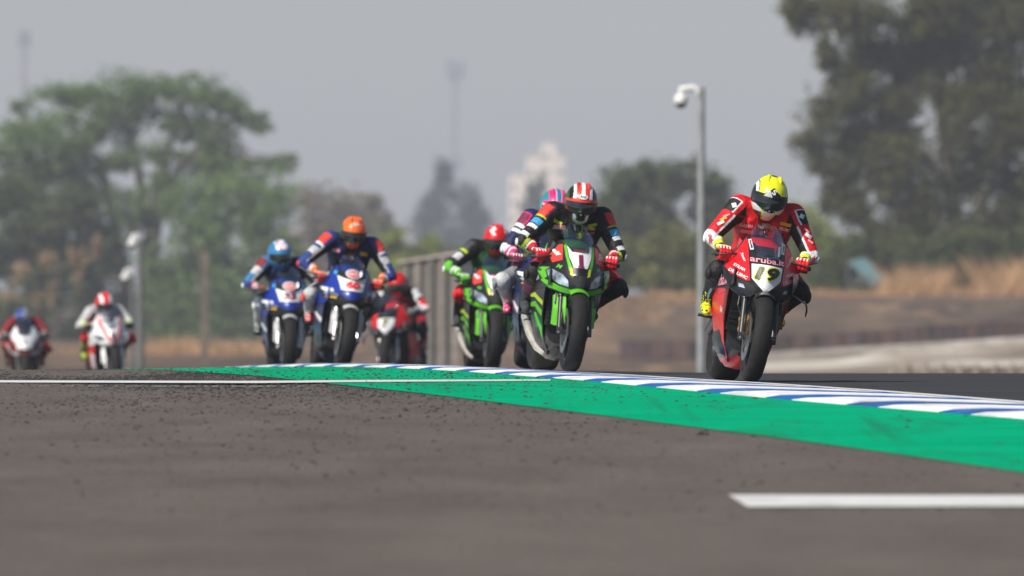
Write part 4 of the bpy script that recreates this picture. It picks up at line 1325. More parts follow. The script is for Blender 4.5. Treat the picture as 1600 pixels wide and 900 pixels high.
FIELD = [
 dict(bike=dict(duc('19', 'black', 'yellow', True), pos=place(1171.5, 233.5), lean=9.2, yaw=6.8, goldfork=False,
                label='red and black race motorcycle with number 19 on a white nose plate'),
      rider=dict(label='person in red and black leathers with a yellow helmet riding number 19', voxel=.0055, suit=suit(SUIT_RED), pal=pal_of(SUIT_RED), glove=('yellow', 'red', 'white'),
                 helmet=h_yellow, hcols=['yellow', 'black', 'white', 'darkred'], pose=dict(head=(.0, .50, 1.255), hpitch=7, hyaw=0, hroll=3),
                 htext=[('#poly', (-.22, -.92, .26), 0, [(-.045, -.025), (.03, -.025), (.004, .026)], 'silver', 0), ('S', (.04, -.92, .34), .036, .030, 'white', -20)],
                 btext=[('#', .145, 1.095, .022, .075, 'amber', -4), ('DELLEMC', .145, 1.062, .020, .075, 'white', -4), ('FIAMM', -.115, 1.045, .024, .085, 'lpink', 0), ('#', -.10, 1.008, .022, .08, 'lpink', 0),
                        ('#', .115, 1.01, .050, .062, 'darkred', 0), ('EAI', .115, 1.01, .026, .05, 'black', 0), ('#', 0, 1.012, .030, .026, 'white', 45),
                        ('aruba', 0, .965, .03, .12, 'lpink', 0), ('#', -.222, 1.165, .030, .030, 'white', 20), ('#', .242, 1.165, .030, .030, 'white', -20),
                        ('#', -.268, 1.088, .012, .05, 'lpink', 32), ('#', -.287, 1.062, .015, .048, 'amber', 34), ('#', -.302, 1.032, .018, .05, 'white', 36),
                        ('#', .285, 1.075, .011, .045, 'lpink', -32), ('#', .30, 1.042, .024, .048, 'white', -30), ('#', .318, 1.005, .012, .04, 'lpink', -30), ('#', -.165, 1.10, .016, .05, 'darkred', 0), ('odc', -.355, .915, .03, .06, 'red', -75), ('odc', .35, .885, .03, .06, 'red', 70)])),
 dict(bike=dict(kaw('1', 'coral'), pos=place(889.5, 213.5), lean=6.4, yaw=8.0, label='black and green race motorcycle with a single number 1 on its nose'),
      rider=dict(label='person in black and lime leathers with red white striped helmet riding number 1', voxel=.0058, suit=suit(SUIT_GRN), pal=pal_of(SUIT_GRN), glove=('red', 'red', 'white'), slider='black',
                 helmet=h_champ, hcols=['coral', 'white', 'black', 'dgreen'], pose=dict(head=(.02, .50, 1.252), chest=(.02, .67, 1.09), hpitch=5, hyaw=-4, elR=(-.385, .47, .93), knL=(.37, .55, .67)),
                 htext=[('#oval', (0, -.90, .36), .020, .040, 'white', 0), ('Arai', (0, -.90, .36), .020, .055, 'black', 0)],
                 btext=[('#', .11, 1.075, .022, .08, 'amber', 0), ('elf', .12, 1.04, .024, .06, 'lpink', 0), ('#', -.11, 1.06, .03, .09, 'lpink', 0), ('#', .13, 1.10, .02, .07, 'lime', 20), ('#', -.13, 1.095, .024, .07, 'lime', -20), ('#', -.055, 1.02, .06, .03, 'lime', 20), ('#', .055, 1.02, .06, .03, 'lime', -20)])),
 dict(bike=dict(yam('22', 'navy', 'navy'), pos=place(842, 199), lean=8.0, yaw=4.0, label='dark navy race motorcycle half hidden behind the number 1 motorcycle'),
      rider=dict(label='person in navy leathers with a pink helmet behind the number 1 rider', voxel=.0065, suit=suit(SUIT_NAVY), pal=pal_of(SUIT_NAVY), glove=('pink', 'plum', 'white'), slider='grey',
                 helmet=h_pink, hcols=['pink', 'silver', 'cyanblue', 'teal'], pose=dict(head=(-.015, .52, 1.285), shz=1.175, chest=(.0, .68, 1.10), hpitch=6, hyaw=6, elR=(-.345, .50, .92), knR=(-.34, .58, .66)))),
 dict(bike=dict(kaw('91', 'coral'), pos=place(768, 172), lean=3.4, yaw=6.0, label='black and green race motorcycle with number 91 beside the navy motorcycle'),
      rider=dict(label='person in black and green leathers with a red speckled helmet riding number 91', suit=suit(SUIT_GRN2), pal=pal_of(SUIT_GRN2), glove=('green', 'green', 'white'), slider='red',
                 helmet=h_redwhite, hcols=['red', 'white', 'dgreen'], pose=dict(head=(.03, .52, 1.205), shz=1.13, chest=(.02, .67, 1.06), hpitch=3, hyaw=-10, elR=(-.40, .48, .93)))),
 dict(bike=dict(yam('60', 'blue', 'navy'), pos=place(533, 171), lean=8.0, yaw=8.0, label='blue race motorcycle with red number 60 on a white plate'),
      rider=dict(label='person in dark blue leathers with an orange helmet riding number 60', suit=suit(SUIT_BLUE), pal=pal_of(SUIT_BLUE), glove=('orange', 'coral', 'cream'), slider='coral', elbow='coral',
                 helmet=h_orange, hcols=['orange', 'black', 'dgreen'], htext=[('#oval', (0, -.80, .58), .016, .036, 'silver', 0)],
                 btext=[('#', 0, 1.05, .03, .11, 'silver', 0), ('#', -.13, 1.10, .03, .07, 'lpink', 0), ('#', .13, 1.10, .03, .07, 'amber', 0)],
                 pose=dict(head=(.0, .53, 1.28), shz=1.19, chest=(.01, .68, 1.12), hpitch=6, shw=.20, elR=(-.43, .48, .94), elL=(.40, .49, .94), knR=(-.31, .58, .66)))),
 dict(bike=dict(yam('33', 'blue', 'navy', 'plum'), pos=place(450, 157), lean=1.5, yaw=5.0, label='blue race motorcycle with dark number 33 on a white plate'),
      rider=dict(label='person in dark blue leathers with a light blue helmet riding number 33', suit=suit(SUIT_BLUE2), pal=pal_of(SUIT_BLUE2), glove=('silver', 'dgrey', 'coral'), slider='white',
                 helmet=h_blue, hcols=['cyanblue', 'white', 'lpink'], pose=dict(head=(-.075, .52, 1.205), shz=1.11, chest=(-.02, .67, 1.05), hpitch=4, hyaw=6, hroll=-4, elR=(-.40, .47, .90)))),
 dict(bike=dict(duc('7', 'dgrey', 'lime', False), pos=place(609, 131), lean=-4.0, yaw=-12, goldfork=True, label='red race motorcycle with number 7 beside the number 60 motorcycle'),
      rider=dict(label='person in red and black leathers half hidden behind the number 60 rider', suit=suit(SUIT_RED2), pal=pal_of(SUIT_RED2), glove=('grey', 'dgrey', 'white'),
                 elbow='red', helmet=h_orange, hcols=['red', 'black', 'darkred'], pose=dict(LOW, head=(.06, .56, 1.19), shz=1.07, chest=(.04, .74, 1.02), elL=(.38, .52, .88), hip=(.10, 1.0, .87)))),
 dict(bike=dict(bmw(), pos=place(180, 121), lean=-2.5, yaw=10, label='white and red race motorcycle with gold forks'),
      rider=dict(label='person in pale leathers with a red and white helmet on the white motorcycle', suit=suit(SUIT_WHT), pal=pal_of(SUIT_WHT), glove=('lime', 'black', 'white'), slider='red',
                 helmet=h_red, hcols=['red', 'white', 'dgrey'], pose=dict(LOW, head=(-.01, .53, 1.12), elR=(-.345, .52, .86)))),
 dict(bike=dict(redwhite(), pos=place(40, 109), lean=-1.0, yaw=2, label='dark red race motorcycle with a white nose at the tail of the field'),
      rider=dict(label='person in dark red leathers with a blue and grey helmet at the tail', suit=suit(SUIT_DRED), pal=pal_of(SUIT_DRED), glove=('black', 'dgrey', 'cream'),
                 helmet=h_plain, hcols=['grey', 'blue', 'dgrey'], pose=dict(LOW, head=(-.02, .53, 1.09)))),
]
for d in FIELD:
    b = bike(d['bike'])
    rider(d['rider'], b)

# ------------------------------------------------------------------ background
def leaf_mat(name, c0, c1, trans=0.35):
    m = bpy.data.materials.new(name); m.use_nodes = True
    nt = m.node_tree
    for n in list(nt.nodes): nt.nodes.remove(n)
    out = nt.nodes.new('ShaderNodeOutputMaterial')
    g = nt.nodes.new('ShaderNodeNewGeometry')
    rp = nt.nodes.new('ShaderNodeValToRGB')
    rp.color_ramp.elements[0].color = c0 + (1,); rp.color_ramp.elements[1].color = c1 + (1,)
    nt.links.new(g.outputs['Random Per Island'], rp.inputs['Fac'])
    d = nt.nodes.new('ShaderNodeBsdfDiffuse'); t = nt.nodes.new('ShaderNodeBsdfTranslucent')
    nt.links.new(rp.outputs[0], d.inputs['Color']); nt.links.new(rp.outputs[0], t.inputs['Color'])
    mx = nt.nodes.new('ShaderNodeMixShader'); mx.inputs[0].default_value = trans
    nt.links.new(d.outputs[0], mx.inputs[1]); nt.links.new(t.outputs[0], mx.inputs[2])
    nt.links.new(mx.outputs[0], out.inputs['Surface'])
    return m
L_RAIN = leaf_mat('leaves_rain_tree', (.075, .120, .045), (.21, .29, .105))
L_DARK = leaf_mat('leaves_dark', (.050, .070, .030), (.14, .165, .065))
L_OLIVE = leaf_mat('leaves_olive', (.052, .058, .022), (.170, .165, .066))
L_MID = leaf_mat('leaves_mid', (.11, .12, .04), (.25, .25, .09))
L_LIGHT = leaf_mat('leaves_light', (.16, .20, .05), (.32, .36, .10))
L_BROWN = leaf_mat('leaves_brown', (.14, .115, .075), (.27, .22, .14))
L_DRY = leaf_mat('leaves_dry', (.26, .19, .11), (.46, .34, .20))
L_BLUE = leaf_mat('leaves_far', (.020, .035, .022), (.045, .070, .040))
M_BARK = mat('bark', (.075, .060, .048), rough=.95, var=.3, vscale=3)

def clump(vs, fs, c, r, n, size, shell=.55):
    for _ in range(n):
        while True:
            u = Vector((random.uniform(-1, 1), random.uniform(-1, 1), random.uniform(-1, 1)))
            if .02 < u.length < 1: break
        if random.random() < shell: u = u.normalized() * min(1.9, abs(random.gauss(.75, .38)))
        p = Vector((c[0] + u.x * r[0], c[1] + u.y * r[1], c[2] + u.z * r[2]))
        a = Vector((random.gauss(0, 1), random.gauss(0, 1), random.gauss(0, .7))).normalized()
        b = a.cross(Vector((random.gauss(0, 1), random.gauss(0, 1), random.gauss(0, 1)))).normalized()
        s = size * random.uniform(.6, 1.35)
        k = len(vs)
        vs += [tuple(p - a * s), tuple(p + b * s * .45 + a * s * .1), tuple(p + a * s), tuple(p - b * s * .45 - a * s * .1)]
        fs.append((k, k + 1, k + 2, k + 3))

def tree(name, label, cat, Y, base, trunks, clumps, leaf, leafsize, per, group=None, bark=M_BARK, sub=5, depth=1.0, limbs=True):
    """base: picture column of the foot; clumps: (px, py, rx, ry) in photo pixels, turned into metres at distance Y"""
    k = Y / FPX
    bx = (base - 800) * k; bz = gz(bx, Y)
    root = empty(name, (bx, Y, bz)); tag(root, label, cat, group)
    P = lambda px, py, dy=0: Vector(((px - 800) * k - bx, dy, CZ - (py - HZ) * k - bz))
    mb = MB()
    ends = []
    for path, r0, r1 in trunks:
        pts = [P(*q) for q in path]
        if path[0][1] is None or True: pass
        n = len(pts)
        mb.tube(pts, [(r0 + (r1 - r0) * i / (n - 1)) * k for i in range(n)], 9)
        ends += pts[1:]
    vs = []; fs = []
    for cl in clumps:
        px, py, rx, ry = cl[:4]
        dy = random.uniform(-.6, .6) * max(rx, ry) * k * depth
        c = P(px, py, dy)
        if limbs and ends:
            e = min(ends, key=lambda q: (q - c).length)
            m = (e + c) / 2 + Vector((random.uniform(-.1, .1) * rx * k, 0, -.12 * abs(c.x - e.x)))
            mb.tube([e, m, c], [max(.004 * Y * .012, 2.6 * k), 1.8 * k, .8 * k], 6)
        area = rx * ry / 1000.0
        # each clump is broken into smaller puffs so that the outline stays ragged
        for q in range(sub):
            f = .34 + .42 * random.random()
            a = random.uniform(0, 6.28); rr = math.sqrt(random.random()) * .8
            cc = (c.x + math.cos(a) * rr * rx * k, c.y + random.uniform(-.7, .7) * rx * k * depth, c.z + math.sin(a) * rr * ry * k)
            clump(vs, fs, cc, (rx * k * f, rx * k * f * depth, ry * k * f), max(8, int(per * area / sub)), leafsize * k)
    if mb.v: mb.build('trunk', bark, root)
    me = bpy.data.meshes.new('crown'); me.from_pydata(vs, [], fs); me.update()
    link('crown', me, root, [leaf])
    return root

random.seed(21)
# spreading tree on the left
cl = [(60, 205, 55, 35), (110, 150, 60, 25), (170, 140, 60, 28), (230, 140, 45, 28), (290, 140, 50, 25), (345, 150, 45, 32), (405, 190, 28, 18), (370, 175, 35, 22), (20, 235, 45, 28),
      (110, 215, 60, 45), (165, 190, 50, 40), (215, 180, 40, 40), (290, 190, 40, 30), (330, 205, 40, 24), (30, 170, 22, 12), (430, 260, 28, 16), (390, 255, 45, 15), (340, 240, 40, 20), (300, 230, 40, 18), (250, 240, 38, 18),
      (60, 265, 60, 30), (130, 265, 50, 30), (10, 290, 40, 30), (190, 240, 40, 30), (150, 300, 40, 25), (455, 248, 14, 9), (40, 320, 55, 40), (120, 335, 45, 40), (310, 270, 45, 25), (380, 290, 50, 28), (250, 300, 40, 30), (200, 330, 40, 40), (70, 380, 50, 40)]
tree('rain_tree', 'tall spreading green tree with two forked trunks behind the trailing riders', 'tree', 900, 225,
     [([(228, 575), (228, 470), (236, 380), (250, 290), (262, 230)], 19, 9), ([(206, 575), (196, 450), (180, 360), (166, 290), (150, 240)], 13, 6), ([(250, 300), (300, 240), (335, 205)], 7, 3), ([(236, 380), (215, 260), (200, 190)], 9, 4), ([(166, 290), (110, 220)], 5, 3), ([(262, 240), (285, 170)], 6, 2), ([(200, 200), (170, 150)], 4, 2)],
     cl, L_RAIN, 5.0, 620, sub=10, depth=1.2)
# hedge of trees under it
for (nm, lab, base, Y, cl, lf, per) in (
    ('dark_tree', 'dark green bushy tree behind the dark red motorcycle', 60, 820, [(20, 330, 70, 50), (90, 350, 70, 60), (30, 430, 70, 60), (100, 450, 70, 60), (60, 510, 90, 50), (-40, 400, 60, 80), (140, 400, 50, 60), (160, 500, 60, 55), (40, 535, 80, 26), (150, 538, 80, 24)], L_DARK, 170),
    ('green_tree', 'mid green bushy tree behind the light blue helmet rider', 350, 860, [(310, 330, 60, 50), (370, 320, 60, 45), (420, 340, 45, 50), (300, 400, 60, 60), (370, 410, 70, 60), (430, 420, 45, 60), (330, 480, 80, 55), (410, 490, 60, 45), (260, 470, 50, 70), (450, 480, 40, 50), (270, 528, 60, 22), (350, 526, 70, 22), (430, 522, 60, 24)], L_RAIN, 150),
    ('brown_tree', 'brown leafless looking tree crown behind the orange helmet rider', 540, 1250, [(500, 340, 45, 45), (560, 330, 45, 45), (610, 360, 25, 25), (480, 390, 45, 50), (540, 400, 60, 50), (590, 400, 40, 40), (520, 460, 80, 60), (600, 460, 60, 50)], L_BROWN, 170),
    ('light_bush', 'light yellow green bush behind the slatted screen', 640, 760, [(625, 385, 35, 28), (660, 400, 35, 28), (600, 420, 35, 30), (640, 440, 60, 35)], L_LIGHT, 200),
    ('grey_green_tree', 'grey green low trees behind the number 91 rider', 720, 1100, [(680, 420, 50, 35), (740, 425, 50, 35), (800, 420, 50, 40), (850, 410, 50, 45), (700, 470, 80, 40), (800, 470, 80, 45), (880, 450, 50, 45)], L_OLIVE, 150),
    ('dark_tree', 'dark round tree behind the tall camera pole', 1020, 820, [(960, 300, 40, 38), (1010, 280, 45, 30), (1060, 275, 45, 28), (1110, 300, 40, 30), (980, 340, 55, 40), (1050, 330, 60, 45), (1120, 345, 40, 40), (940, 370, 40, 40)], L_DARK, 230),
    ('light_bush', 'light green bush at the foot of the dark round tree', 1060, 660, [(940, 420, 45, 35), (1000, 400, 50, 40), (1060, 390, 55, 42), (1120, 400, 45, 40), (1170, 380, 45, 45), (1010, 445, 80, 25), (1110, 440, 70, 28), (1190, 430, 50, 35)], L_MID, 230),
    ('light_bush', 'yellow green bush behind the rider of number 19', 1250, 700, [(1230, 350, 40, 40), (1280, 370, 45, 40), (1240, 410, 50, 40), (1310, 420, 40, 35), (1180, 350, 40, 30)], L_LIGHT, 190),
    ):
    tree(nm, lab, 'tree' if 'tree' in nm else 'bush', Y, base, [([(base, 566), (base + 4, 480), (base - 3, 400)], 6, 3)], cl, lf, 6.0, per * 3.2, sub=8, limbs=False)
# pale dry foliage showing through the left hedge
tree('dry_tree', 'pale dry leaved tree showing between the dark trees', 'tree', 790, 90, [([(90, 566), (88, 470), (95, 400)], 5, 2)], [(35, 430, 18, 18), (78, 405, 16, 20), (117, 415, 13, 28), (150, 388, 10, 22), (20, 465, 16, 12), (55, 468, 18, 10), (84, 455, 12, 14)], L_DRY, 5.0, 520, sub=6, limbs=False)
# big weeping tree on the right
cl = []
for (x, y, rx, ry) in ((1260, 20, 45, 35), (1330, 20, 60, 45), (1420, 15, 70, 50), (1520, 10, 70, 60), (1600, 20, 60, 60), (1300, 85, 25, 30), (1380, 90, 60, 55), (1460, 100, 60, 60), (1560, 110, 60, 70), (1330, 150, 45, 40), (1290, 175, 40, 35), (1400, 180, 60, 50), (1500, 190, 60, 60), (1590, 210, 50, 70),
                       (1260, 225, 30, 30), (1330, 230, 55, 45), (1420, 260, 60, 55), (1520, 280, 60, 60), (1600, 300, 50, 60), (1290, 270, 40, 30), (1350, 300, 50, 50), (1440, 340, 60, 55), (1540, 360, 60, 60), (1620, 380, 50, 60), (1390, 360, 45, 45), (1300, 310, 26, 30), (1250, 30, 22, 30), (1700, 100, 80, 120), (1690, 300, 70, 120), (1480, 30, 70, 60), (1370, 400, 40, 40), (1450, 410, 50, 40), (1560, 420, 60, 35)):
    cl.append((x, y, rx, ry))
tree('weeping_tree', 'huge dark weeping tree towering behind number 19', 'tree', 640, 1500,
     [([(1500, 470), (1496, 380), (1485, 280), (1470, 160), (1460, 40)], 17, 8), ([(1490, 300), (1420, 220), (1360, 170)], 8, 3), ([(1496, 380), (1570, 260), (1600, 120)], 9, 4), ([(1470, 160), (1390, 80), (1320, 40)], 6, 3), ([(1485, 280), (1400, 300), (1330, 290)], 6, 2)],
     cl, L_OLIVE, 5.0, 900, sub=10, depth=1.0)
tree('dark_bush', 'dark scrub growing under the huge weeping tree', 'bush', 625, 1420, [([(1420, 462), (1420, 420)], 4, 2)], [(1290, 440, 40, 28), (1330, 400, 45, 40), (1400, 420, 55, 40), (1470, 400, 60, 45), (1540, 400, 60, 45), (1610, 400, 50, 50), (1360, 445, 40, 22)], L_DARK, 6.0, 800, sub=8, limbs=False)

# far conifers
for (lab, base, cols) in (('tall bluish conifer below the lattice mast', 690, [(692, 280, 16, 32), (690, 318, 32, 34), (686, 360, 42, 40), (690, 410, 48, 44)]), ('shorter bluish conifer beside the tall conifer', 735, [(736, 312, 18, 28), (738, 348, 30, 32), (738, 395, 40, 40), (735, 440, 44, 30)]), ('bluish far tree in front of the cream building', 842, [(840, 300, 14, 26), (836, 340, 26, 32), (840, 390, 34, 40), (815, 400, 26, 34), (890, 400, 34, 40), (920, 420, 40, 40)])):
    tree('far_conifer', lab, 'tree', 2300, base, [([(base, 470), (base, 330)], 3, 1)], cols, L_BLUE, 4.5, 1100, sub=9, limbs=False)

# mast, tower, building far off in the haze
def lattice(name, label, px, top, Y, w, mats, head):
    k = Y / FPX; X = (px - 800) * k; z0 = gz(X, Y); H = CZ - (top - HZ) * k - z0
    root = empty(name, (X, Y, z0)); tag(root, label, 'mast')
    n = 14
    for s, (dx, dy) in enumerate(((-1, -1), (1, -1), (1, 1), (-1, 1))):
        mb = MB(); mb.tube([(dx * w, dy * w, 0), (dx * w * .35, dy * w * .35, H)], .18 * w, 6); mb.build('leg', mats[0], root)
    for i in range(n):
        a = H * i / n; b = H * (i + 1) / n; wa = w * (1 - .65 * i / n); wb = w * (1 - .65 * (i + 1) / n)
        mb = MB()
        for (p, q) in (((-1, -1), (1, -1)), ((1, -1), (1, 1)), ((1, 1), (-1, 1)), ((-1, 1), (-1, -1))):
            mb.tube([(p[0] * wa, p[1] * wa, a), (q[0] * wb, q[1] * wb, b)], .11 * w, 5)
            mb.tube([(p[0] * wa, p[1] * wa, a), (q[0] * wa, q[1] * wa, a)], .09 * w, 5)
        mb.build('bracing', mats[i % len(mats)], root)
    for (zf, r, h) in head:
        mb = MB()
        for q in range(3):
            an = q * 2.09 + .3
            mb.box((math.cos(an) * r, math.sin(an) * r, H * zf), (r * .8, r * .3, h), Matrix.Rotation(an + 1.57, 3, 'Z'))
        mb.tube([(-r, 0, H * zf), (r, 0, H * zf)], .12 * w, 5)
        mb.build('antenna', mats[0], root)
M_MAST = mat('mast_steel', (.13, .14, .15), rough=.6)
M_MASTR = mat('mast_red', (.30, .04, .04), rough=.6)
lattice('lattice_mast', 'tall grey lattice mast with antenna cluster in the haze', 711, 100, 5000, 1.35, [M_MAST], [(.985, 2.6, 5.0), (.95, 2.2, 3.0), (.58, 1.8, 3.5)])
lattice('lattice_mast', 'red and grey mast rising behind the spreading tree', 38, 48, 4200, 1.15, [M_MAST, M_MASTR], [(.97, 1.5, 5.0)])

def building():
    Y = 3000; k = Y / FPX
    x0 = (795 - 800) * k; root = empty('building', (x0, Y, gz(x0, Y))); z0 = gz(x0, Y)
    tag(root, 'cream stepped building far off in the haze', 'building')
    m = mat('cream_render', (.80, .70, .62), rough=.9, var=.08, vscale=.2)
    wm = mat('far_window', (.10, .11, .12), rough=.2)
    blocks = ((795, 822, 275), (822, 846, 246), (846, 868, 226), (868, 882, 246))
    for i, (a, b, top) in enumerate(blocks):
        w = (b - a) * k; H = CZ - (top - HZ) * k - z0
        mb = MB(); mb.box(((a - 795) * k + w / 2, 0, H / 2), (w - .02, 12 - i * .4, H)); wall = mb.build('wall', m, root)
        nf = int(H / 3.3)
        for f in range(2, nf):
            for c in range(max(1, int(w / 2.2))):
                mb = MB(); mb.box(((a - 795) * k + 1.1 + c * 2.2, -(6 - i * .2) - .02, f * 3.3 + 1.2), (.9, .12, 1.2)); mb.build('window', wm, wall)
        mb = MB(); mb.box(((a - 795) * k + w / 2, 0, H + .2), (w + .3, 12.4 - i * .4, .4)); mb.build('roof', m, root)
building()

# ------------------------------------------------------------------ poles with surveillance cameras
M_GALV = mat('galvanised', (.27, .285, .29), rough=.55, metal=.1, var=.15, vscale=4)
M_CAMW = mat('camera_white', (.66, .66, .65), rough=.5)
def cctv_pole(label, px, top, Y, w, cams):
    k = Y / FPX; X = (px - 800) * k; z0 = gz(X, Y); H = CZ - (top - HZ) * k - z0; r = w * k / 2
    root = empty('camera_pole', (X, Y, z0)); tag(root, label, 'pole', 'poles carrying surveillance cameras')
    mb = MB(); mb.tube([(0, 0, 0), (0, 0, H * .5), (0, 0, H)], [r * 1.12, r, r * .82], 18); mb.lathe_x
    mb.build('pole', M_GALV, root)
    mb = MB(); mb.box((0, 0, .02), (r * 5, r * 5, .04)); mb.build('base_plate', M_GALV, root)
    mb = MB(); mb.ball((0, 0, H), (r * .85, r * .85, r * .5), 14, 8); mb.build('cap', M_GALV, root)
    for (cx, cy, sz) in cams:
        dx = (cx - px) * k; z = CZ - (cy - HZ) * k - z0; s = sz * k
        mb = MB(); mb.tube([(0, 0, z + s * .9), (dx * .5, 0, z + s * 1.1), (dx, 0, z + s * .95), (dx, 0, z + s * .5)], s * .30, 10)
        mb.box((-r * 1.1, 0, z + s * .9), (r * .9, r * 2, s * .8)); mb.build('bracket', M_CAMW, root)
        hb = MB(); hb.lathe_x([(0, .02), (.0, .9), (.25, 1.0), (.9, .95), (1.25, .6), (1.35, .05)], (0, 0, 0), 20, 0, False)
        me = hb.mesh('camera_housing', 50)
        me.transform(Matrix.Translation((dx, 0, z - s * .25)) @ Matrix.Rotation(R(-90), 4, 'Y') @ Matrix.Scale(s * .62, 4))
        h = link('camera_housing', me, root, [M_CAMW])
        mb = MB(); mb.ball((dx, 0, z - s * .28), (s * .50, s * .50, s * .42), 16, 10); mb.build('dome', M_VISOR, h)
cctv_pole('tall grey pole with white dome camera beside the leading rider', 1096, 138, 222, 13, [(1064, 157, 18)])
M_GALV = mat('dull_galvanised', (.13, .135, .14), rough=.7, var=.15, vscale=4)
cctv_pole('grey camera pole behind the trailing white motorcycle', 219, 378, 300, 11, [(207, 381, 12)])
cctv_pole('thin grey camera pole beside a thicker camera pole', 207, 432, 320, 7, [(196, 434, 11)])
def post(label, px, top, Y, w):
    k = Y / FPX; X = (px - 800) * k; z0 = gz(X, Y); H = CZ - (top - HZ) * k - z0
    root = empty('concrete_post', (X, Y, z0)); tag(root, label, 'post')
    m = mat('weathered_concrete', (.15, .12, .10), rough=.95, var=.2, vscale=5)
    mb = MB(); mb.box((0, 0, H / 2), (w * k, w * k, H)); mb.build('shaft', m, root)
    mb = MB(); mb.box((0, 0, H + .02), (w * k * 1.2, w * k * 1.2, .04)); mb.build('cap', m, root)
post('weathered concrete post between the white and the blue motorcycles', 320, 392, 420, 11)

# slatted screen behind the number 7 rider
def screen_fence():
    Y = 245; k = Y / FPX; xa, xb = 628, 716
    X = (xa - 800) * k; z0 = gz(X, Y)
    root = empty('slatted_screen', (X, Y, z0)); tag(root, 'pale upright slatted screen with capping rail between numbers 7 and 91', 'fence')
    ms = [mat('slat_%d' % i, c, rough=.85, var=.15, vscale=6) for i, c in enumerate(((.215, .19, .168), (.165, .155, .14), (.245, .212, .187)))]
    W = (xb - xa) * k; n = 9
    for i in range(n):
        x = W * (i + .5) / n
        H = CZ - ((414 - 16 * (i / n)) - HZ) * k - z0
        mb = MB(); mb.box((x, .05 * (i % 2), H / 2), (W / n * .96, .05, H)); mb.build('slat', ms[i % 3], root)
    za = CZ - (412 - HZ) * k - z0; zb = CZ - (397 - HZ) * k - z0
    mb = MB(); mb.tube([(-.06, .02, za), (W + .03, .02, zb)], .055, 4); mb.build('capping_rail', ms[2], root)
    mb = MB(); mb.box((W / 2, .11, za * .35), (W, .04, .09)); mb.build('rail', ms[1], root)
screen_fence()

# ------------------------------------------------------------------ far side of the track: gravel, low wall, scrub
def wall_y(X): return 450.0
M_WALL = [mat('wall_panel_%d' % i, c, rough=.9, var=.2, vscale=2) for i, c in enumerate(((.075, .046, .040), (.110, .068, .056), (.058, .040, .040), (.090, .058, .064)))]
wall = empty('barrier_wall', (12, 450, gz(12, 450))); tag(wall, 'low brown panelled barrier wall beyond the gravel', 'wall')
x = 3.4; i = 0
random.seed(3)
while x < 24:
    w = random.choice((.28, .34, .42))
    h = .60 + .08 * sstep(5, 12, x) + random.uniform(-.012, .012)
    zz = gz(x, 450)
    mb = MB(); mb.box((x - 12 + w / 2, random.uniform(-.03, .03), zz - wall.location.z + h / 2 - .02), (w - .03, .16, h)); mb.build('panel', random.choice(M_WALL), wall)
    x += w; i += 1
ysr = frange(235, 444, 5)
sheet('gravel_trap', lambda Y: 3.2 + (Y - 235) * .016 + .25 * math.sin(Y * .11), lambda Y: 34.0, ysr, .012, M_GRAVEL, 40, 'pale gravel trap beyond the track')
M_PALE = mat('pale_concrete', (.46, .43, .39), rough=.9, var=.25, vscale=1.2)
edge = empty('concrete_edge', (14, 447, gz(14, 447))); tag(edge, 'low pale concrete edge along the foot of the brown wall', 'kerb')
x = 6.4
while x < 26:
    zz = gz(x + .7, 447)
    mb = MB(); mb.box((x - 14 + .7, 0, zz - edge.location.z + .05), (1.37, .5, .19 + random.uniform(-.01, .01)), Matrix.Rotation(-math.atan2(gz(x + 1.4, 447) - gz(x, 447), 1.4), 3, 'Y')); mb.build('kerbstone', M_PALE, edge)
    x += 1.4
def berm(label, pa, pb, Y, w, h):
    xa = (pa - 800) / FPX * Y; xb = (pb - 800) / FPX * Y; n = 60; vs = []; fs = []
    for i in range(n + 1):
        X = xa + (xb - xa) * i / n; e = sstep(0, .25, i / n)
        for j in range(9):
            t = j / 8; yy = Y + (t - .5) * w
            hh = h * e * math.sin(t * math.pi) ** 1.3 * (1 + .16 * math.sin(i * .9 + j) + random.uniform(-.07, .07))
            vs.append((X, yy, gz(X, yy) + .016 + hh))
    for i in range(n):
        for j in range(8): fs.append((i * 9 + j, i * 9 + j + 1, i * 9 + j + 10, i * 9 + j + 9))
    me = bpy.data.meshes.new('gravel_berm'); me.from_pydata(vs, [], fs); me.shade_smooth(); me.update()
    tag(link('gravel_berm', me, None, [M_GRAVEL]), label, None, None, 'structure')
berm('long low gravel ridge in front of the pale edge', 1290, 1720, 405, 9, .26)
berm('lower gravel ridge nearer the track', 1370, 1720, 330, 7, .20)
random.seed(8)
for (px, Y, w, h) in ((1395, 300, 12, 10), (1420, 296, 13, 12), (1447, 300, 12, 11), (1474, 297, 13, 12), (1500, 300, 12, 12), (1527, 298, 14, 12), (1555, 301, 12, 13), (1582, 298, 14, 12), (1606, 300, 12, 12)):
    k = Y / FPX; X = (px - 800) * k; z = gz(X, Y)
    top = CZ - (566 - HZ) * k
    H = max(.12, top - z); mb = MB(); n = 10
    vs = []; fs = []
    for j in range(5):
        r = (1, .86, .62, .34, .08)[j] * w * k * .62
        for q in range(n):
            a = 2 * math.pi * q / n; rr = r * random.uniform(.85, 1.12)
            vs.append((math.cos(a) * rr, math.sin(a) * rr, H * (0, .35, .65, .88, 1)[j]))
    for j in range(4):
        for q in range(n): fs.append((j * n + q, j * n + (q + 1) % n, j * n + n + (q + 1) % n, j * n + n + q))
    fs.append(tuple(range(4 * n, 5 * n)))
    mb.add(vs, fs); o = mb.build('gravel_heap', M_GRAVEL, None, 80); o.location = (X, Y, z)
    tag(o, 'small heap of tan gravel in the row beside the gravel trap', 'gravel heap', 'row of gravel heaps')

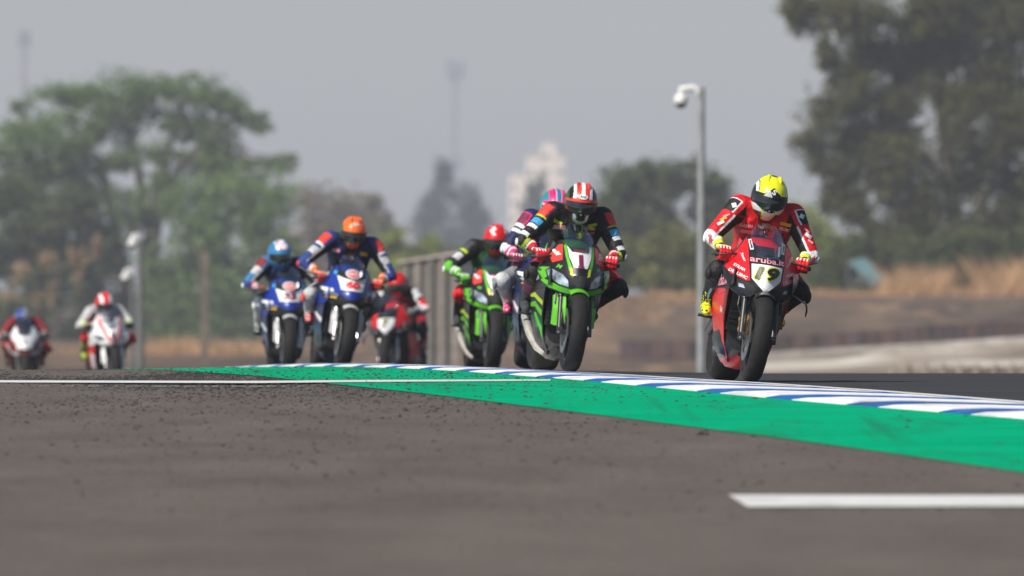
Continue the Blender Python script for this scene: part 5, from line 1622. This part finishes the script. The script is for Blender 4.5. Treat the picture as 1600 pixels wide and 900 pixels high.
# dry grass along the top of the bank
random.seed(17)
vs = []; fs = []
def blade(px0, px1, Ya, Yb, h, n, cl=9):
    """tufts: clumps of blades of uneven height"""
    for _ in range(n // cl):
        Yc = random.uniform(Ya, Yb); pc = random.uniform(px0, px1); th = h * random.choice((.35, .55, .8, 1.0, 1.25))
        for _k in range(cl):
            Y = Yc + random.gauss(0, .5); X = (pc - 800) / FPX * Yc + random.gauss(0, .22); z = gz(X, Y)
            hh = th * random.uniform(.5, 1.15); w = random.uniform(.015, .04); a = random.uniform(0, 3.14); lean = random.uniform(-.5, .5) * hh
            k = len(vs); c, s = math.cos(a) * w, math.sin(a) * w
            vs.extend([(X - c, Y - s, z), (X + c, Y + s, z), (X + lean + c * .4, Y + s * .4, z + hh * .7), (X + lean * 1.5, Y, z + hh)])
            fs.append((k, k + 1, k + 2, k + 3))
for a in ((1375, 1392, 588, 612, .9, 200), (1400, 1470, 585, 612, 1.1, 1300), (1470, 1530, 590, 612, .5, 300), (1535, 1640, 585, 612, 1.35, 2000), (1240, 1300, 588, 612, .35, 500), (1160, 1240, 575, 612, .4, 700), (1300, 1370, 588, 612, .3, 300), (1020, 1100, 560, 610, .3, 600), (900, 1030, 520, 600, .22, 900), (235, 300, 500, 600, .6, 700), (310, 420, 500, 600, .55, 1100), (420, 900, 540, 610, .2, 900), (-40, 230, 540, 600, .4, 500)):
    blade(*a)
me = bpy.data.meshes.new('dry_grass'); me.from_pydata(vs, [], fs); me.update()
tag(link('dry_grass', me, None, [leaf_mat('dry_grass', (.30, .18, .10), (.60, .38, .21), .3)]), 'dry straw coloured grass along the earth bank', 'grass', None, 'stuff')

# teal sheet on a frame among the bushes
def shed():
    Y = 606; k = Y / FPX; X = (1360 - 800) * k; z0 = gz(X, Y)
    root = empty('field_shelter', (X, Y, z0)); tag(root, 'small shelter with pale teal sloping roof among the bushes', 'shelter')
    m = mat('teal_sheet', (.20, .36, .36), rough=.6, var=.2, vscale=2)
    P = lambda px, py, dy: Vector(((px - 1360) * k, dy, CZ - (py - HZ) * k - z0))
    a, b, c, d = P(1325, 408, 0), P(1352, 402, 1.2), P(1392, 440, 1.2), P(1365, 446, 0)
    n = (b - a).cross(d - a).normalized() * .04
    mb = MB(); mb.add([a, b, c, d, a + n, b + n, c + n, d + n], [(0, 1, 2, 3), (7, 6, 5, 4), (0, 4, 5, 1), (1, 5, 6, 2), (2, 6, 7, 3), (3, 7, 4, 0)]); mb.build('roof', m, root)
    for q in (a, b, c, d):
        mb = MB(); mb.tube([(q.x, q.y, 0), (q.x, q.y, q.z)], .04, 8); mb.build('leg', M_GALV, root)
shed()

# ------------------------------------------------------------------ haze: a closed box of even, thin, pale air
def haze():
    mb = MB(); mb.box((0, 3200, 58), (3000, 6500, 124)); me = mb.mesh('haze', smooth=False)
    m = bpy.data.materials.new('haze'); m.use_nodes = True; nt = m.node_tree
    for n in list(nt.nodes): nt.nodes.remove(n)
    out = nt.nodes.new('ShaderNodeOutputMaterial'); v = nt.nodes.new('ShaderNodeVolumePrincipled')
    v.inputs['Color'].default_value = (.84, .88, .995, 1); v.inputs['Density'].default_value = .00020; v.inputs['Anisotropy'].default_value = 0.0
    nt.links.new(v.outputs[0], out.inputs['Volume'])
    tag(link('haze', me, None, [m]), 'thin pale haze over the whole circuit', 'haze', None, 'stuff')
haze()
